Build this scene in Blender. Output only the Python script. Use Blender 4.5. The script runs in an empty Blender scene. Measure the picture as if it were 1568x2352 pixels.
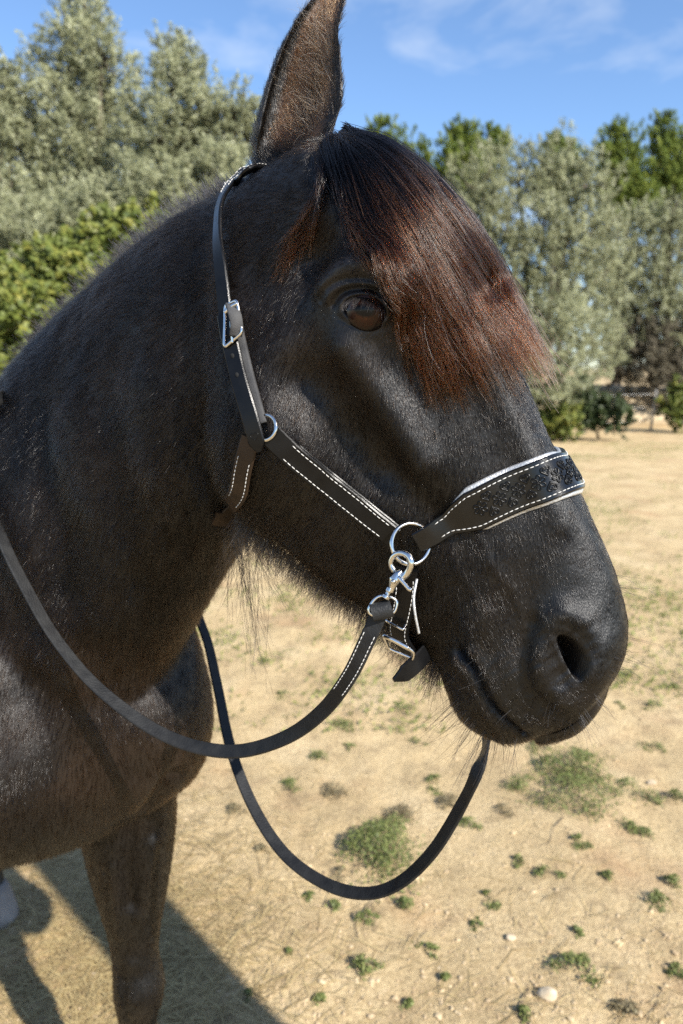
import bpy, bmesh, math, random
import numpy as np
from mathutils import Vector, Matrix
from mathutils.bvhtree import BVHTree

rng = np.random.default_rng(7)
random.seed(7)
scene = bpy.context.scene
COL = scene.collection

# ---------------------------------------------------------------- camera
PITCH = math.radians(10.2)
CAM = np.array((0.0, 0.0, 1.60))
FPX = 1698.7                      # focal length in the pixels of a 1568 x 2352 view of the photograph
cam_data = bpy.data.cameras.new('camera')
cam_data.sensor_fit = 'VERTICAL'
cam_data.sensor_height = 36.0
cam_data.sensor_width = 24.0
cam_data.lens = 26.0
cam_data.clip_start = 0.02
cam_data.clip_end = 2000.0
cam_data.dof.use_dof = True
cam_data.dof.focus_distance = 0.70
cam_data.dof.aperture_fstop = 5.6
cam = bpy.data.objects.new('camera', cam_data)
cam.location = CAM
cam.rotation_euler = (math.radians(90) - PITCH, 0, 0)
COL.objects.link(cam)
scene.camera = cam

# ---------------------------------------------------------------- sky, sun, exposure
SUN_EL = math.radians(37.0)
SUN_DIR = np.array((-0.67, 0.742))           # the way the light travels over the ground
SUN_DIR = SUN_DIR / np.linalg.norm(SUN_DIR)
L3 = np.array((SUN_DIR[0] * math.cos(SUN_EL), SUN_DIR[1] * math.cos(SUN_EL), -math.sin(SUN_EL)))
world = bpy.data.worlds.new('World')
scene.world = world
world.use_nodes = True
wn, wl = world.node_tree.nodes, world.node_tree.links
wn.clear()
w_out = wn.new('ShaderNodeOutputWorld')
w_bg = wn.new('ShaderNodeBackground')
w_sky = wn.new('ShaderNodeTexSky')
w_sky.sky_type = 'NISHITA'
w_sky.sun_disc = False
w_sky.sun_elevation = SUN_EL
w_sky.sun_rotation = math.atan2(-SUN_DIR[0], -SUN_DIR[1])
w_sky.altitude = 100
w_sky.air_density = 1.0
w_sky.dust_density = 0.05
w_sky.ozone_density = 5.0
w_bg.inputs['Strength'].default_value = 0.115
w_tc = wn.new('ShaderNodeTexCoord')
w_map = wn.new('ShaderNodeMapping')
w_map.inputs['Scale'].default_value = (2.2, 2.2, 6.0)
w_map.inputs['Location'].default_value = (.35, .2, .15)
w_no = wn.new('ShaderNodeTexNoise')
w_no.inputs['Scale'].default_value = 1.6
w_no.inputs['Detail'].default_value = 7.0
w_no.inputs['Roughness'].default_value = .55
w_no.inputs['Distortion'].default_value = .3
w_ra = wn.new('ShaderNodeValToRGB')
w_ra.color_ramp.elements[0].position = .47
w_ra.color_ramp.elements[0].color = (0, 0, 0, 1)
w_ra.color_ramp.elements[1].position = .80
w_ra.color_ramp.elements[1].color = (.85, .85, .85, 1)
w_mx = wn.new('ShaderNodeMix')
w_mx.data_type = 'RGBA'
w_mx.inputs[7].default_value = (4.6, 4.9, 5.3, 1)
wl.new(w_tc.outputs['Generated'], w_map.inputs['Vector'])
wl.new(w_map.outputs[0], w_no.inputs['Vector'])
wl.new(w_no.outputs['Fac'], w_ra.inputs['Fac'])
wl.new(w_ra.outputs['Color'], w_mx.inputs[0])
wl.new(w_sky.outputs[0], w_mx.inputs[6])
wl.new(w_mx.outputs[2], w_bg.inputs[0])
wl.new(w_bg.outputs[0], w_out.inputs[0])
sun_data = bpy.data.lights.new('sun', 'SUN')
sun_data.energy = 5.0
sun_data.angle = math.radians(0.53)
sun_data.color = (1.0, 0.95, 0.87)
sun = bpy.data.objects.new('sun', sun_data)
sun.rotation_euler = Vector(L3).to_track_quat('-Z', 'Y').to_euler()
sun.location = (3, -4, 6)
COL.objects.link(sun)
scene.view_settings.view_transform = 'Standard'
scene.view_settings.look = 'None'
scene.view_settings.exposure = 0.97
scene.view_settings.gamma = 1.0
scene.view_settings.use_curve_mapping = False
scene.render.engine = 'CYCLES'
scene.cycles.max_bounces = 8
scene.cycles.use_denoising = False
scene.cycles.adaptive_threshold = .006
scene.cycles.sample_clamp_indirect = 4.0
scene.cycles.sample_clamp_direct = 8.0
try:
    scene.cycles_curves.shape = 'RIBBONS'
    scene.cycles_curves.subdivisions = 2
except Exception:
    pass

# ---------------------------------------------------------------- geometry helpers
C_RIGHT = np.array((1.0, 0.0, 0.0))
C_FWD = np.array((0.0, math.cos(PITCH), -math.sin(PITCH)))
C_UP = np.array((0.0, math.sin(PITCH), math.cos(PITCH)))

def ray(p):
    p = np.asarray(p, float)
    return C_FWD + ((p[..., 0:1] - 784.0) / FPX) * C_RIGHT - ((p[..., 1:2] - 1176.0) / FPX) * C_UP

def pt(px, py, depth):
    return CAM + ray((px, py)) * depth

def on_plane(p, p0, n):
    d = ray(p)
    k = ((p0 - CAM) @ n) / (d @ n)
    return CAM + d * k[..., None] if d.ndim > 1 else CAM + d * k

def on_ground(px, py, z=0.0):
    d = ray((px, py))
    return CAM + d * ((z - CAM[2]) / d[2])

def project(P):
    Q = np.asarray(P) - CAM
    z = Q @ C_FWD
    return np.stack([784.0 + FPX * (Q @ C_RIGHT) / z, 1176.0 - FPX * (Q @ C_UP) / z, z], -1)

def norm(v):
    v = np.asarray(v, float)
    return v / np.maximum(np.linalg.norm(v, axis=-1, keepdims=True), 1e-12)

def catmull(P, t, closed=False):
    """Catmull-Rom through the rows of P at parameters t in [0, n-1] (or [0, n) when closed)."""
    P = np.asarray(P, float)
    n = len(P)
    t = np.asarray(t, float)
    if closed:
        i = np.floor(t).astype(int)
        f = t - i
        p0, p1, p2, p3 = P[(i - 1) % n], P[i % n], P[(i + 1) % n], P[(i + 2) % n]
    else:
        i = np.clip(np.floor(t).astype(int), 0, n - 2)
        f = t - i
        p1, p2 = P[i], P[i + 1]
        p0 = np.where((i > 0).reshape((-1,) + (1,) * (P.ndim - 1)), P[np.maximum(i - 1, 0)], 2 * p1 - p2)
        p3 = np.where((i < n - 2).reshape((-1,) + (1,) * (P.ndim - 1)), P[np.minimum(i + 2, n - 1)], 2 * p2 - p1)
    f = f.reshape((-1,) + (1,) * (P.ndim - 1))
    return 0.5 * (2 * p1 + (p2 - p0) * f + (2 * p0 - 5 * p1 + 4 * p2 - p3) * f ** 2 + (3 * p1 - p0 - 3 * p2 + p3) * f ** 3)

def resample(P, n, closed=False):
    P = np.asarray(P, float)
    m = len(P)
    tt = np.linspace(0, m if closed else m - 1, m * 24 + 1)
    Q = catmull(P, tt if not closed else tt % m, closed) if m > 2 or closed else P[:1] + (P[1:] - P[:1]) * np.linspace(0, 1, m * 24 + 1)[:, None]
    d = np.concatenate([[0], np.cumsum(np.linalg.norm(np.diff(Q, axis=0), axis=1))])
    s = np.linspace(0, d[-1], n + 1)[:-1] if closed else np.linspace(0, d[-1], n)
    return np.stack([np.interp(s, d, Q[:, k]) for k in range(Q.shape[1])], 1)

def mesh_object(name, verts, faces, mats, parent=None, smooth=True, idx=None):
    me = bpy.data.meshes.new(name)
    me.from_pydata([tuple(v) for v in verts], [], [tuple(f) for f in faces])
    for m in (mats if isinstance(mats, (list, tuple)) else [mats]):
        me.materials.append(m)
    if idx is not None:
        me.polygons.foreach_set('material_index', np.asarray(idx, np.int32))
    if smooth:
        me.polygons.foreach_set('use_smooth', np.ones(len(me.polygons), bool))
    me.update()
    o = bpy.data.objects.new(name, me)
    COL.objects.link(o)
    if parent is not None:
        o.parent = parent
    return o

def tag(o, label=None, cat=None, group=None, kind=None):
    for k, v in (('label', label), ('category', cat), ('group', group), ('kind', kind)):
        if v:
            o[k] = v
    return o

def empty(name, loc=(0, 0, 0)):
    o = bpy.data.objects.new(name, None)
    o.empty_display_size = 0.1
    o.location = loc
    COL.objects.link(o)
    return o

def adopt(child, parent):
    """Parent while keeping the child's world place (parents are only ever translated)."""
    child.parent = parent
    child.matrix_parent_inverse = Matrix.Translation(-Vector(parent.location))
    return child

def loft(rings, caps=True):
    """Rings: (n, m, 3) -> closed verts and faces."""
    R = np.asarray(rings)
    n, m, _ = R.shape
    V = R.reshape(-1, 3)
    i = np.arange(n - 1)[:, None] * m
    j = np.arange(m)[None]
    F = np.stack([i + j, i + (j + 1) % m, i + m + (j + 1) % m, i + m + j], -1).reshape(-1, 4).tolist()
    if caps:
        a, b = len(V), len(V) + 1
        V = np.concatenate([V, R[0].mean(0, keepdims=True), R[-1].mean(0, keepdims=True)])
        F += [[(k + 1) % m, k, a] for k in range(m)]
        o = (n - 1) * m
        F += [[o + k, o + (k + 1) % m, b] for k in range(m)]
    return V, F

def vnoise(P, scale, seed=0):
    """Cheap smooth value noise on points (n, 3) -> (n,) in about [-1, 1]."""
    P = np.asarray(P) / scale + seed * 17.31
    i = np.floor(P).astype(np.int64)
    f = P - i
    f = f * f * (3 - 2 * f)
    out = np.zeros(len(P))
    for dx in (0, 1):
        for dy in (0, 1):
            for dz in (0, 1):
                h = (i[:, 0] + dx) * 374761393 + (i[:, 1] + dy) * 668265263 + (i[:, 2] + dz) * 2147483647 + seed * 1013904223
                h = (h ^ (h >> 13)) * 1274126177
                h = ((h ^ (h >> 16)) & 0xFFFF) / 32767.5 - 1.0
                w = (f[:, 0] if dx else 1 - f[:, 0]) * (f[:, 1] if dy else 1 - f[:, 1]) * (f[:, 2] if dz else 1 - f[:, 2])
                out += h * w
    return out

# ---------------------------------------------------------------- materials
def new_mat(name):
    m = bpy.data.materials.new(name)
    m.use_nodes = True
    return m, m.node_tree.nodes, m.node_tree.links, m.node_tree.nodes['Principled BSDF']

def noise_mat(name, c1, c2, scale=20.0, rough=0.7, bump=0.0, bump_scale=None, spec=0.5, detail=4.0, metallic=0.0, coord='Object', coat=0.0):
    m, n, l, b = new_mat(name)
    tc = n.new('ShaderNodeTexCoord')
    t = n.new('ShaderNodeTexNoise')
    t.inputs['Scale'].default_value = scale
    t.inputs['Detail'].default_value = detail
    r = n.new('ShaderNodeValToRGB')
    r.color_ramp.elements[0].position = 0.3
    r.color_ramp.elements[1].position = 0.7
    r.color_ramp.elements[0].color = (*c1, 1)
    r.color_ramp.elements[1].color = (*c2, 1)
    l.new(tc.outputs[coord], t.inputs['Vector'])
    l.new(t.outputs['Fac'], r.inputs['Fac'])
    l.new(r.outputs['Color'], b.inputs['Base Color'])
    b.inputs['Roughness'].default_value = rough
    b.inputs['Specular IOR Level'].default_value = spec
    b.inputs['Metallic'].default_value = metallic
    b.inputs['Coat Weight'].default_value = coat
    if bump:
        t2 = n.new('ShaderNodeTexNoise')
        t2.inputs['Scale'].default_value = bump_scale or scale * 4
        t2.inputs['Detail'].default_value = 6
        bp = n.new('ShaderNodeBump')
        bp.inputs['Strength'].default_value = bump
        bp.inputs['Distance'].default_value = 0.004
        l.new(tc.outputs[coord], t2.inputs['Vector'])
        l.new(t2.outputs['Fac'], bp.inputs['Height'])
        l.new(bp.outputs['Normal'], b.inputs['Normal'])
    return m
# ================================================================ the horse: one continuous body
HEAD_YAW = math.radians(20.0)
E1 = np.array((math.cos(HEAD_YAW), -math.sin(HEAD_YAW), 0.0))      # the way the nose points
E2 = np.array((0.0, 0.0, 1.0))
ES = np.array((-math.sin(HEAD_YAW), -math.cos(HEAD_YAW), 0.0))     # towards the horse's own right side
P0 = pt(1000, 800, 0.735)

# dorsal line and lower line of the head, then half widths (m) at nine heights from the dorsal line down
ST_D = [(600, 420), (690, 372), (780, 345), (880, 372), (975, 450), (1060, 575), (1135, 735), (1195, 880),
        (1262, 1030), (1330, 1150), (1388, 1275), (1416, 1345), (1436, 1425), (1430, 1500), (1392, 1565)]
ST_V = [(560, 760), (520, 960), (508, 1110), (552, 1200), (636, 1272), (738, 1350), (848, 1418), (935, 1480),
        (1000, 1515), (1026, 1580), (1058, 1640), (1098, 1677), (1150, 1702), (1192, 1700), (1225, 1690)]
VV = np.array([0.0, 0.05, 0.14, 0.28, 0.43, 0.58, 0.74, 0.90, 1.0])
ST_W = np.array([
    (.020, .038, .052, .062, .066, .068, .066, .050, .015),
    (.028, .048, .062, .072, .074, .080, .082, .066, .022),
    (.034, .060, .076, .082, .082, .088, .092, .075, .028),
    (.040, .070, .088, .094, .092, .092, .090, .072, .028),
    (.044, .074, .094, .102, .094, .088, .083, .064, .026),
    (.040, .066, .084, .090, .089, .081, .073, .054, .024),
    (.034, .054, .067, .074, .079, .072, .060, .044, .020),
    (.029, .045, .056, .062, .067, .061, .050, .037, .019),
    (.027, .041, .050, .055, .058, .054, .046, .036, .020),
    (.027, .040, .049, .054, .056, .054, .048, .038, .021),
    (.027, .041, .052, .058, .059, .055, .048, .038, .022),
    (.027, .042, .054, .060, .060, .055, .047, .036, .021),
    (.025, .041, .054, .060, .058, .052, .043, .032, .018),
    (.020, .036, .048, .054, .052, .046, .037, .026, .014),
    (.012, .026, .037, .042, .042, .037, .028, .017, .008)])
V_OFF = np.array([0, .02, .05, .055, .05, .042, .034, .026, .02, .018, .018, .016, .012, .008, .004])

def head_mesh(n_ring=330, m_ring=264):
    D = on_plane(np.array(ST_D, float), P0, ES)
    Vp = np.stack([on_plane(np.array(v, float), P0 + ES * o, ES) - ES * o for v, o in zip(ST_V, V_OFF)])
    t = np.linspace(0, len(D) - 1, n_ring)
    Dt, Vt, Wt = catmull(D, t), catmull(Vp, t), catmull(ST_W, t)
    rings = []
    for k in range(n_ring):
        ctrl = [(-0.012, 0.0)] + [(v, w) for v, w in zip(VV, Wt[k])] + [(1.012, 0.0)]
        ctrl += [(v, -w) for v, w in zip(VV[::-1], Wt[k][::-1])]
        ctrl = np.array(ctrl)
        ax = Vt[k] - Dt[k]
        ln = np.linalg.norm(ax)
        c2 = ctrl * np.array((ln, 1.0))
        c2 = resample(c2, m_ring, closed=True)
        rings.append(Dt[k] + (c2[:, :1] / ln) * ax + c2[:, 1:] * ES)
    rings = np.stack(rings)
    # round off the muzzle: shrinking rings that move on towards the lips
    last = rings[-1]
    c = last.mean(0)
    fwd = norm(on_plane(np.array((1322., 1672.)), P0, ES) - c)
    tip = []
    for a in np.linspace(0.08, 1, 14):
        th = a * math.pi / 2
        tip.append(c + (last - c) * max(math.cos(th), 0.03) + fwd * 0.024 * math.sin(th))
    first = rings[0]
    c0 = first.mean(0)
    back = norm(c0 - rings[20].mean(0))
    pre = [c0 + (first - c0) * s + back * 0.03 * (1 - s ** 2) ** .5 for s in (0.1, 0.4, 0.7, 0.9)]
    return loft(np.concatenate([np.stack(pre), rings, np.stack(tip)]))

# ---- trunk, neck and legs
HD = norm(np.array((0.61, -0.79, 0.0)))           # the way the chest faces
HN = np.array((-HD[1], HD[0], 0.0))               # the horse's own left
MID = 0.29                                        # median plane, metres along HN

def hpt(h, n, z):
    return HD * h + HN * n + np.array((0, 0, z))

def ring_ellipse(top, bot, side, hw, m=72, p=2.3):
    """Closed ring through top and bot with half width hw along side."""
    a = np.linspace(0, 2 * math.pi, m, endpoint=False)
    ca, sa = np.cos(a), np.sin(a)
    cx = np.sign(ca) * np.abs(ca) ** (2 / p)
    sx = np.sign(sa) * np.abs(sa) ** (2 / p)
    mid, half = (top + bot) / 2, (top - bot) / 2
    return mid + cx[:, None] * half + sx[:, None] * hw * side

def smooth_loft(tops, bots, hws, sides, n=80, p=2.3, m=72):
    tops, bots, hws, sides = map(lambda x: np.asarray(x, float), (tops, bots, hws, sides))
    t = np.linspace(0, len(tops) - 1, n)
    T, B, S = catmull(tops, t), catmull(bots, t), norm(catmull(sides, t))
    W = catmull(hws[:, None], t)[:, 0]
    return loft(np.stack([ring_ellipse(T[k], B[k], S[k], W[k], m, p) for k in range(n)]))

def trunk_mesh():
    rows = [(-.955, 1.16, 1.02, .05), (-.985, 1.24, .96, .13), (-1.04, 1.33, .905, .190), (-1.13, 1.42, .865, .225), (-1.26, 1.43, .83, .245),
            (-1.42, 1.46, .78, .265), (-1.62, 1.45, .72, .30), (-1.85, 1.44, .71, .32), (-2.1, 1.46, .75, .32), (-2.3, 1.50, .84, .30),
            (-2.46, 1.46, .95, .25), (-2.55, 1.36, 1.08, .15), (-2.58, 1.28, 1.16, .05)]
    return smooth_loft([hpt(h, MID, a) for h, a, b, w in rows], [hpt(h, MID, b) for h, a, b, w in rows], [r[3] for r in rows], [HN] * len(rows), 110, 2.4)

def neck_mesh():
    rows = [  # crest, throat, half width
        (hpt(-1.60, MID, 1.34), hpt(-1.16, MID, .86), .215),
        (pt(-55, 1030, 1.31), pt(150, 1840, 1.10), .205),
        (pt(40, 968, 1.245), pt(235, 1700, 1.07), .185),
        (pt(130, 838, 1.165), pt(325, 1530, 1.01), .157),
        (pt(235, 712, 1.08), pt(400, 1410, .965), .137),
        (pt(335, 612, 1.00), pt(452, 1325, .93), .122),
        (pt(440, 526, .925), pt(490, 1255, .895), .110),
        (pt(540, 462, .855), pt(525, 1195, .855), .100),
        (pt(640, 420, .815), pt(585, 1080, .825), .086),
        (pt(720, 430, .79), pt(640, 960, .80), .066)]
    C = np.array([r[0] for r in rows])
    T = np.array([r[1] for r in rows])
    mid = (C + T) / 2
    ax = np.gradient(mid, axis=0)
    side = norm(np.cross(ax, C - T))
    return smooth_loft(C, T, [r[2] for r in rows], side, 110, 2.15)

def leg_mesh(h, n, hind=False, swing=0.0):
    """A leg down to the hoof; radii fore-aft and sideways."""
    if not hind:
        rows = [(1.12, .02, .13, .090), (1.00, .01, .125, .092), (.90, .0, .108, .086), (.80, .0, .094, .080), (.70, .0, .076, .064), (.62, .0, .058, .049), (.575, .0, .050, .043),
                (.545, .004, .047, .043), (.51, .012, .050, .047), (.47, .010, .047, .046), (.42, .0, .037, .037), (.36, -.002, .034, .030), (.28, -.004, .033, .028),
                (.20, -.004, .036, .032), (.16, .0, .041, .037), (.12, .012, .036, .034), (.085, .028, .038, .037)]
    else:
        rows = [(1.15, .02, .20, .10), (1.0, .03, .19, .10), (.86, .0, .15, .085), (.74, -.06, .10, .065), (.64, -.11, .066, .05), (.56, -.135, .056, .044),
                (.50, -.135, .052, .042), (.43, -.12, .042, .036), (.34, -.10, .036, .03), (.24, -.085, .036, .03), (.17, -.07, .042, .038), (.12, -.05, .037, .034), (.085, -.03, .04, .038)]
    r = catmull(np.array(rows), np.linspace(0, len(rows) - 1, 90))
    a = np.linspace(0, 2 * math.pi, 40, endpoint=False)
    rings = []
    for z, off, fa, sd in r:
        c = hpt(h + off + swing * (1 - z), n, z)
        rings.append(c + np.cos(a)[:, None] * fa * HD + np.sin(a)[:, None] * sd * HN)
    return loft(np.stack(rings)[::-1])

LEGS = [(-1.185, MID + .142, False), (-1.22, MID - .185, False), (-2.20, MID + .10, True), (-2.33, MID - .13, True)]

def temp_object(parts):
    V, F, o = [], [], 0
    for v, f in parts:
        V.append(np.asarray(v))
        F += [[i + o for i in q] for q in f]
        o += len(v)
    me = bpy.data.meshes.new('temp')
    me.from_pydata(np.concatenate(V).tolist(), [], F)
    me.update()
    bm = bmesh.new()
    bm.from_mesh(me)
    bmesh.ops.recalc_face_normals(bm, faces=bm.faces)
    bm.to_mesh(me)
    bm.free()
    ob = bpy.data.objects.new('temp', me)
    COL.objects.link(ob)
    return ob

def apply_mods(ob):
    dg = bpy.context.evaluated_depsgraph_get()
    dg.update()
    me = bpy.data.meshes.new_from_object(ob.evaluated_get(dg))
    old = ob.data
    ob.modifiers.clear()
    ob.data = me
    bpy.data.meshes.remove(old)
    return ob

def shoulder_mesh(sgn):
    # breast muscle in front of each foreleg, and the point of the shoulder
    rows = [(1.32, -1.12, .10, .09), (1.22, -1.065, .14, .105), (1.10, -1.03, .16, .116), (1.00, -1.04, .14, .104), (.93, -1.09, .10, .078), (.88, -1.13, .06, .05)]
    r = catmull(np.array(rows), np.linspace(0, len(rows) - 1, 40))
    a = np.linspace(0, 2 * math.pi, 40, endpoint=False)
    rings = [hpt(h, MID + sgn * .112, z) + np.cos(a)[:, None] * fa * .62 * HD + np.sin(a)[:, None] * sd * HN for z, h, fa, sd in r]
    return loft(np.stack(rings)[::-1])

body_tmp = temp_object([trunk_mesh(), neck_mesh(), shoulder_mesh(1), shoulder_mesh(-1)] + [leg_mesh(*l) for l in LEGS])
rm = body_tmp.modifiers.new('r', 'REMESH')
rm.mode = 'VOXEL'
rm.voxel_size = 0.008
sm = body_tmp.modifiers.new('s', 'SMOOTH')
sm.iterations = 26
sm.factor = 0.5
apply_mods(body_tmp)

# ---- ears
def ear_mesh(left_px, right_px, d_left, d_right, cup, back):
    """A cupped, closed ear: the two rims in pixels with their depths, the hollow and the back of the shell in shares of the width."""
    n, m = 60, 28
    Lr = resample(np.array([pt(*p, d) for p, d in zip(left_px, d_left)]), n)
    Rr = resample(np.array([pt(*p, d) for p, d in zip(right_px, d_right)]), n)
    rings = []
    for k in range(n):
        a, b = Lr[k], Rr[k]
        w = np.linalg.norm(b - a)
        t = k / (n - 1)
        away = norm(0.9 * C_FWD + np.array((-.45, 0, 0)))
        x = np.linspace(0, 1, m)
        hollow = 4 * x * (1 - x)
        depth_in = (cup * hollow ** 0.8) * w
        depth_out = (back * hollow ** 0.55) * w + .004 + .012 * (1 - t) ** 2
        inner = a + (b - a) * x[:, None] + away * depth_in[:, None]
        outer = (a + (b - a) * x[:, None] + away * np.maximum(depth_out, depth_in + .004)[:, None])[::-1]
        # rolled rims
        rings.append(np.concatenate([inner, outer]))
    return loft(np.stack(rings))

EAR_L = [(560, 470), (572, 400), (590, 330), (608, 240), (637, 140), (672, 60), (712, 0), (762, -50), (800, -64)]
EAR_R = [(700, 520), (742, 400), (768, 305), (790, 225), (788, 140), (780, 70), (790, 15), (803, -40), (808, -64)]
ear_right = ear_mesh(EAR_L, EAR_R, [.775, .765, .76, .757, .755, .752, .75, .748, .747], [.73, .72, .715, .712, .716, .722, .73, .74, .747], .40, .62)
EAR2_L = [(640, 470), (640, 400), (640, 330), (645, 260), (660, 190), (690, 130), (720, 100), (735, 86)]
EAR2_R = [(760, 460), (765, 390), (762, 320), (758, 260), (752, 200), (748, 150), (744, 110), (738, 86)]
ear_left = ear_mesh(EAR2_L, EAR2_R, [.87, .87, .88, .89, .90, .91, .92, .925], [.85, .86, .865, .875, .885, .9, .915, .925], -.30, -.15)

head_tmp = temp_object([head_mesh()])
head_tree0, neck_tree0 = None, None
ear_tmp = [temp_object([ear_right]), temp_object([ear_left])]
for o in ear_tmp:
    s = o.modifiers.new('s', 'SMOOTH')
    s.iterations = 4
    apply_mods(o)
head_tree0, neck_tree0 = BVHTree.FromPolygons([v.co for v in head_tmp.data.vertices], [p.vertices for p in head_tmp.data.polygons]), BVHTree.FromPolygons([v.co for v in body_tmp.data.vertices], [p.vertices for p in body_tmp.data.polygons])
for other in ear_tmp + [body_tmp]:
    b = head_tmp.modifiers.new('b', 'BOOLEAN')
    b.operation = 'UNION'
    b.solver = 'MANIFOLD'
    b.object = other
print('PRE', len(head_tmp.data.vertices), len(body_tmp.data.vertices), [len(o.data.vertices) for o in ear_tmp])
apply_mods(head_tmp)
print('POST', len(head_tmp.data.vertices), np.array(head_tmp.data.vertices[0].co))
for o in ear_tmp + [body_tmp]:
    bpy.data.objects.remove(o)

# ---- brushes: places given as pixels are looked up on the body by a ray, and every dent is mirrored to the other side of the head
def to_arrays(me):
    v = np.empty(len(me.vertices) * 3, np.float64)
    me.vertices.foreach_get('co', v)
    n = np.empty(len(me.vertices) * 3, np.float64)
    me.vertices.foreach_get('normal', n)
    return v.reshape(-1, 3), n.reshape(-1, 3)

def bvh_of(me):
    bm = bmesh.new()
    bm.from_mesh(me)
    t = BVHTree.FromBMesh(bm)
    bm.free()
    return t

def hit(tree, px, py):
    d = ray((px, py))
    loc, nor, i, dist = tree.ray_cast(Vector(CAM), Vector(d))
    return (None, None) if loc is None else (np.array(loc), np.array(nor))

def refine(me, spots, cuts=1):
    bm = bmesh.new()
    bm.from_mesh(me)
    edges = set()
    for c, r in spots:
        cv = Vector(c)
        for e in bm.edges:
            if (e.verts[0].co - cv).length < r:
                edges.add(e)
    bmesh.ops.subdivide_edges(bm, edges=list(edges), cuts=cuts, use_grid_fill=True, smooth=0.0)
    bmesh.ops.triangulate(bm, faces=[f for f in bm.faces if len(f.verts) > 4])
    bm.normal_update()
    bm.to_mesh(me)
    bm.free()
    me.update()

body_me = head_tmp.data

def relax_seam(me, reach=0.045, rounds=160):
    """Blend the head into the neck: smooth what lies close to both of the surfaces that were joined."""
    V, N = to_arrays(me)
    w = np.zeros(len(V))
    box = np.where((V[:, 2] > 1.15) & (V[:, 1] < 1.05))[0]
    for i in box:
        a = head_tree0.find_nearest(Vector(V[i]), reach)[3]
        b = neck_tree0.find_nearest(Vector(V[i]), reach)[3]
        if a is not None and b is not None:
            w[i] = 1 - max(a, b) / reach
    w = np.clip(w * 1.6, 0, 1)
    # the corner of the jaw keeps its edge, the poll does not
    p = project(V)
    w *= 1 - 0.75 * np.clip((p[:, 1] - 880) / 160, 0, 1)
    e = np.empty(len(me.edges) * 2, np.int64)
    me.edges.foreach_get('vertices', e)
    e = e.reshape(-1, 2)
    e = e[(w[e] > 0).any(1)]
    cnt = np.bincount(e.ravel(), minlength=len(V)).astype(float)
    for _ in range(rounds):
        acc = np.stack([np.bincount(e[:, 0], V[e[:, 1], k], len(V)) + np.bincount(e[:, 1], V[e[:, 0], k], len(V)) for k in range(3)], 1)
        ok = (w > 0) & (cnt > 0)
        V[ok] += (acc[ok] / cnt[ok, None] - V[ok]) * (w[ok, None] * .8)
    me.vertices.foreach_set('co', V.ravel())
    me.update()

relax_seam(body_me)
tree = bvh_of(body_me)
mirror = lambda p: p - 2 * ((p - P0) @ ES) * ES
EYE, EYE_N = hit(tree, 838, 714)
NOS, NOS_N = hit(tree, 1316, 1508)
spots = [(EYE, .042), (mirror(EYE), .042), (NOS, .045), (mirror(NOS), .045)]
refine(body_me, spots)
tree = bvh_of(body_me)
BV, BN = to_arrays(body_me)

def brush(px, py, r, amp, both=True, squash=None):
    c, n = hit(tree, px, py)
    if c is None:
        return
    for k, p in enumerate((c, mirror(c)) if both else (c,)):
        d = np.linalg.norm(BV - p, axis=1)
        BV[:] += BN * (amp * np.exp(-(d / r) ** 2))[:, None] * (d < 3 * r)[:, None]

def seg_dist(P, A, B):
    ab = B - A
    t = np.clip(((P - A) @ ab) / (ab @ ab), 0, 1)
    return np.linalg.norm(P - A - t[:, None] * ab, axis=1)

def stroke(pts, r, amp, both=True, taper=True):
    pts = resample(np.array(pts, float), 24)
    H = [hit(tree, *p)[0] for p in pts]
    H = np.array([h for h in H if h is not None])
    for k in ((0, 1) if both else (0,)):
        Q = H if k == 0 else np.array([mirror(h) for h in H])
        lo, hi = Q.min(0) - 3 * r, Q.max(0) + 3 * r
        sel = np.where(((BV > lo) & (BV < hi)).all(1))[0]
        best = np.full(len(sel), 9.0)
        for i in range(len(Q) - 1):
            best = np.minimum(best, seg_dist(BV[sel], Q[i], Q[i + 1]))
        BV[sel] += BN[sel] * (amp * np.exp(-(best / r) ** 2))[:, None]

# large forms of the face
brush(838, 712, .036, .011)
stroke([(752, 650), (790, 618), (840, 612), (890, 640), (915, 680)], .014, .0115)
brush(705, 600, .026, -.015)
brush(745, 560, .022, -.006)
brush(905, 560, .03, .004)
stroke([(800, 800), (865, 890), (925, 985), (962, 1060)], .018, .0125)
stroke([(700, 880), (800, 985), (870, 1080)], .028, -.0105)
stroke([(790, 1010), (760, 1100), (700, 1200)], .020, -.005)
stroke([(640, 820), (600, 930), (590, 1040)], .030, .005)
stroke([(900, 1060), (960, 1140), (1010, 1190)], .020, -.006)
stroke([(1100, 800), (1170, 940), (1235, 1080), (1290, 1200)], .012, .0035)
stroke([(930, 1010), (985, 1110), (1010, 1200), (1060, 1320), (1120, 1400)], .005, .0011)
stroke([(985, 1110), (1070, 1180), (1130, 1290)], .0045, .0009)
stroke([(1120, 1290), (1180, 1360), (1200, 1440)], .005, .0010)
stroke([(720, 820), (690, 900), (700, 1010)], .004, .0012)
brush(650, 1030, .060, .012)
stroke([(530, 1000), (540, 1110), (590, 1200)], .02, .005)
brush(760, 1210, .05, .003)
brush(1050, 1215, .040, -.007)
stroke([(1080, 900), (1140, 1030), (1190, 1130)], .022, -.004)
brush(1130, 1330, .04, .003)
brush(1095, 1430, .022, .005)
brush(1180, 1400, .04, -.003)
brush(1170, 1560, .03, .005)
brush(1290, 1630, .03, .003)
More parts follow.
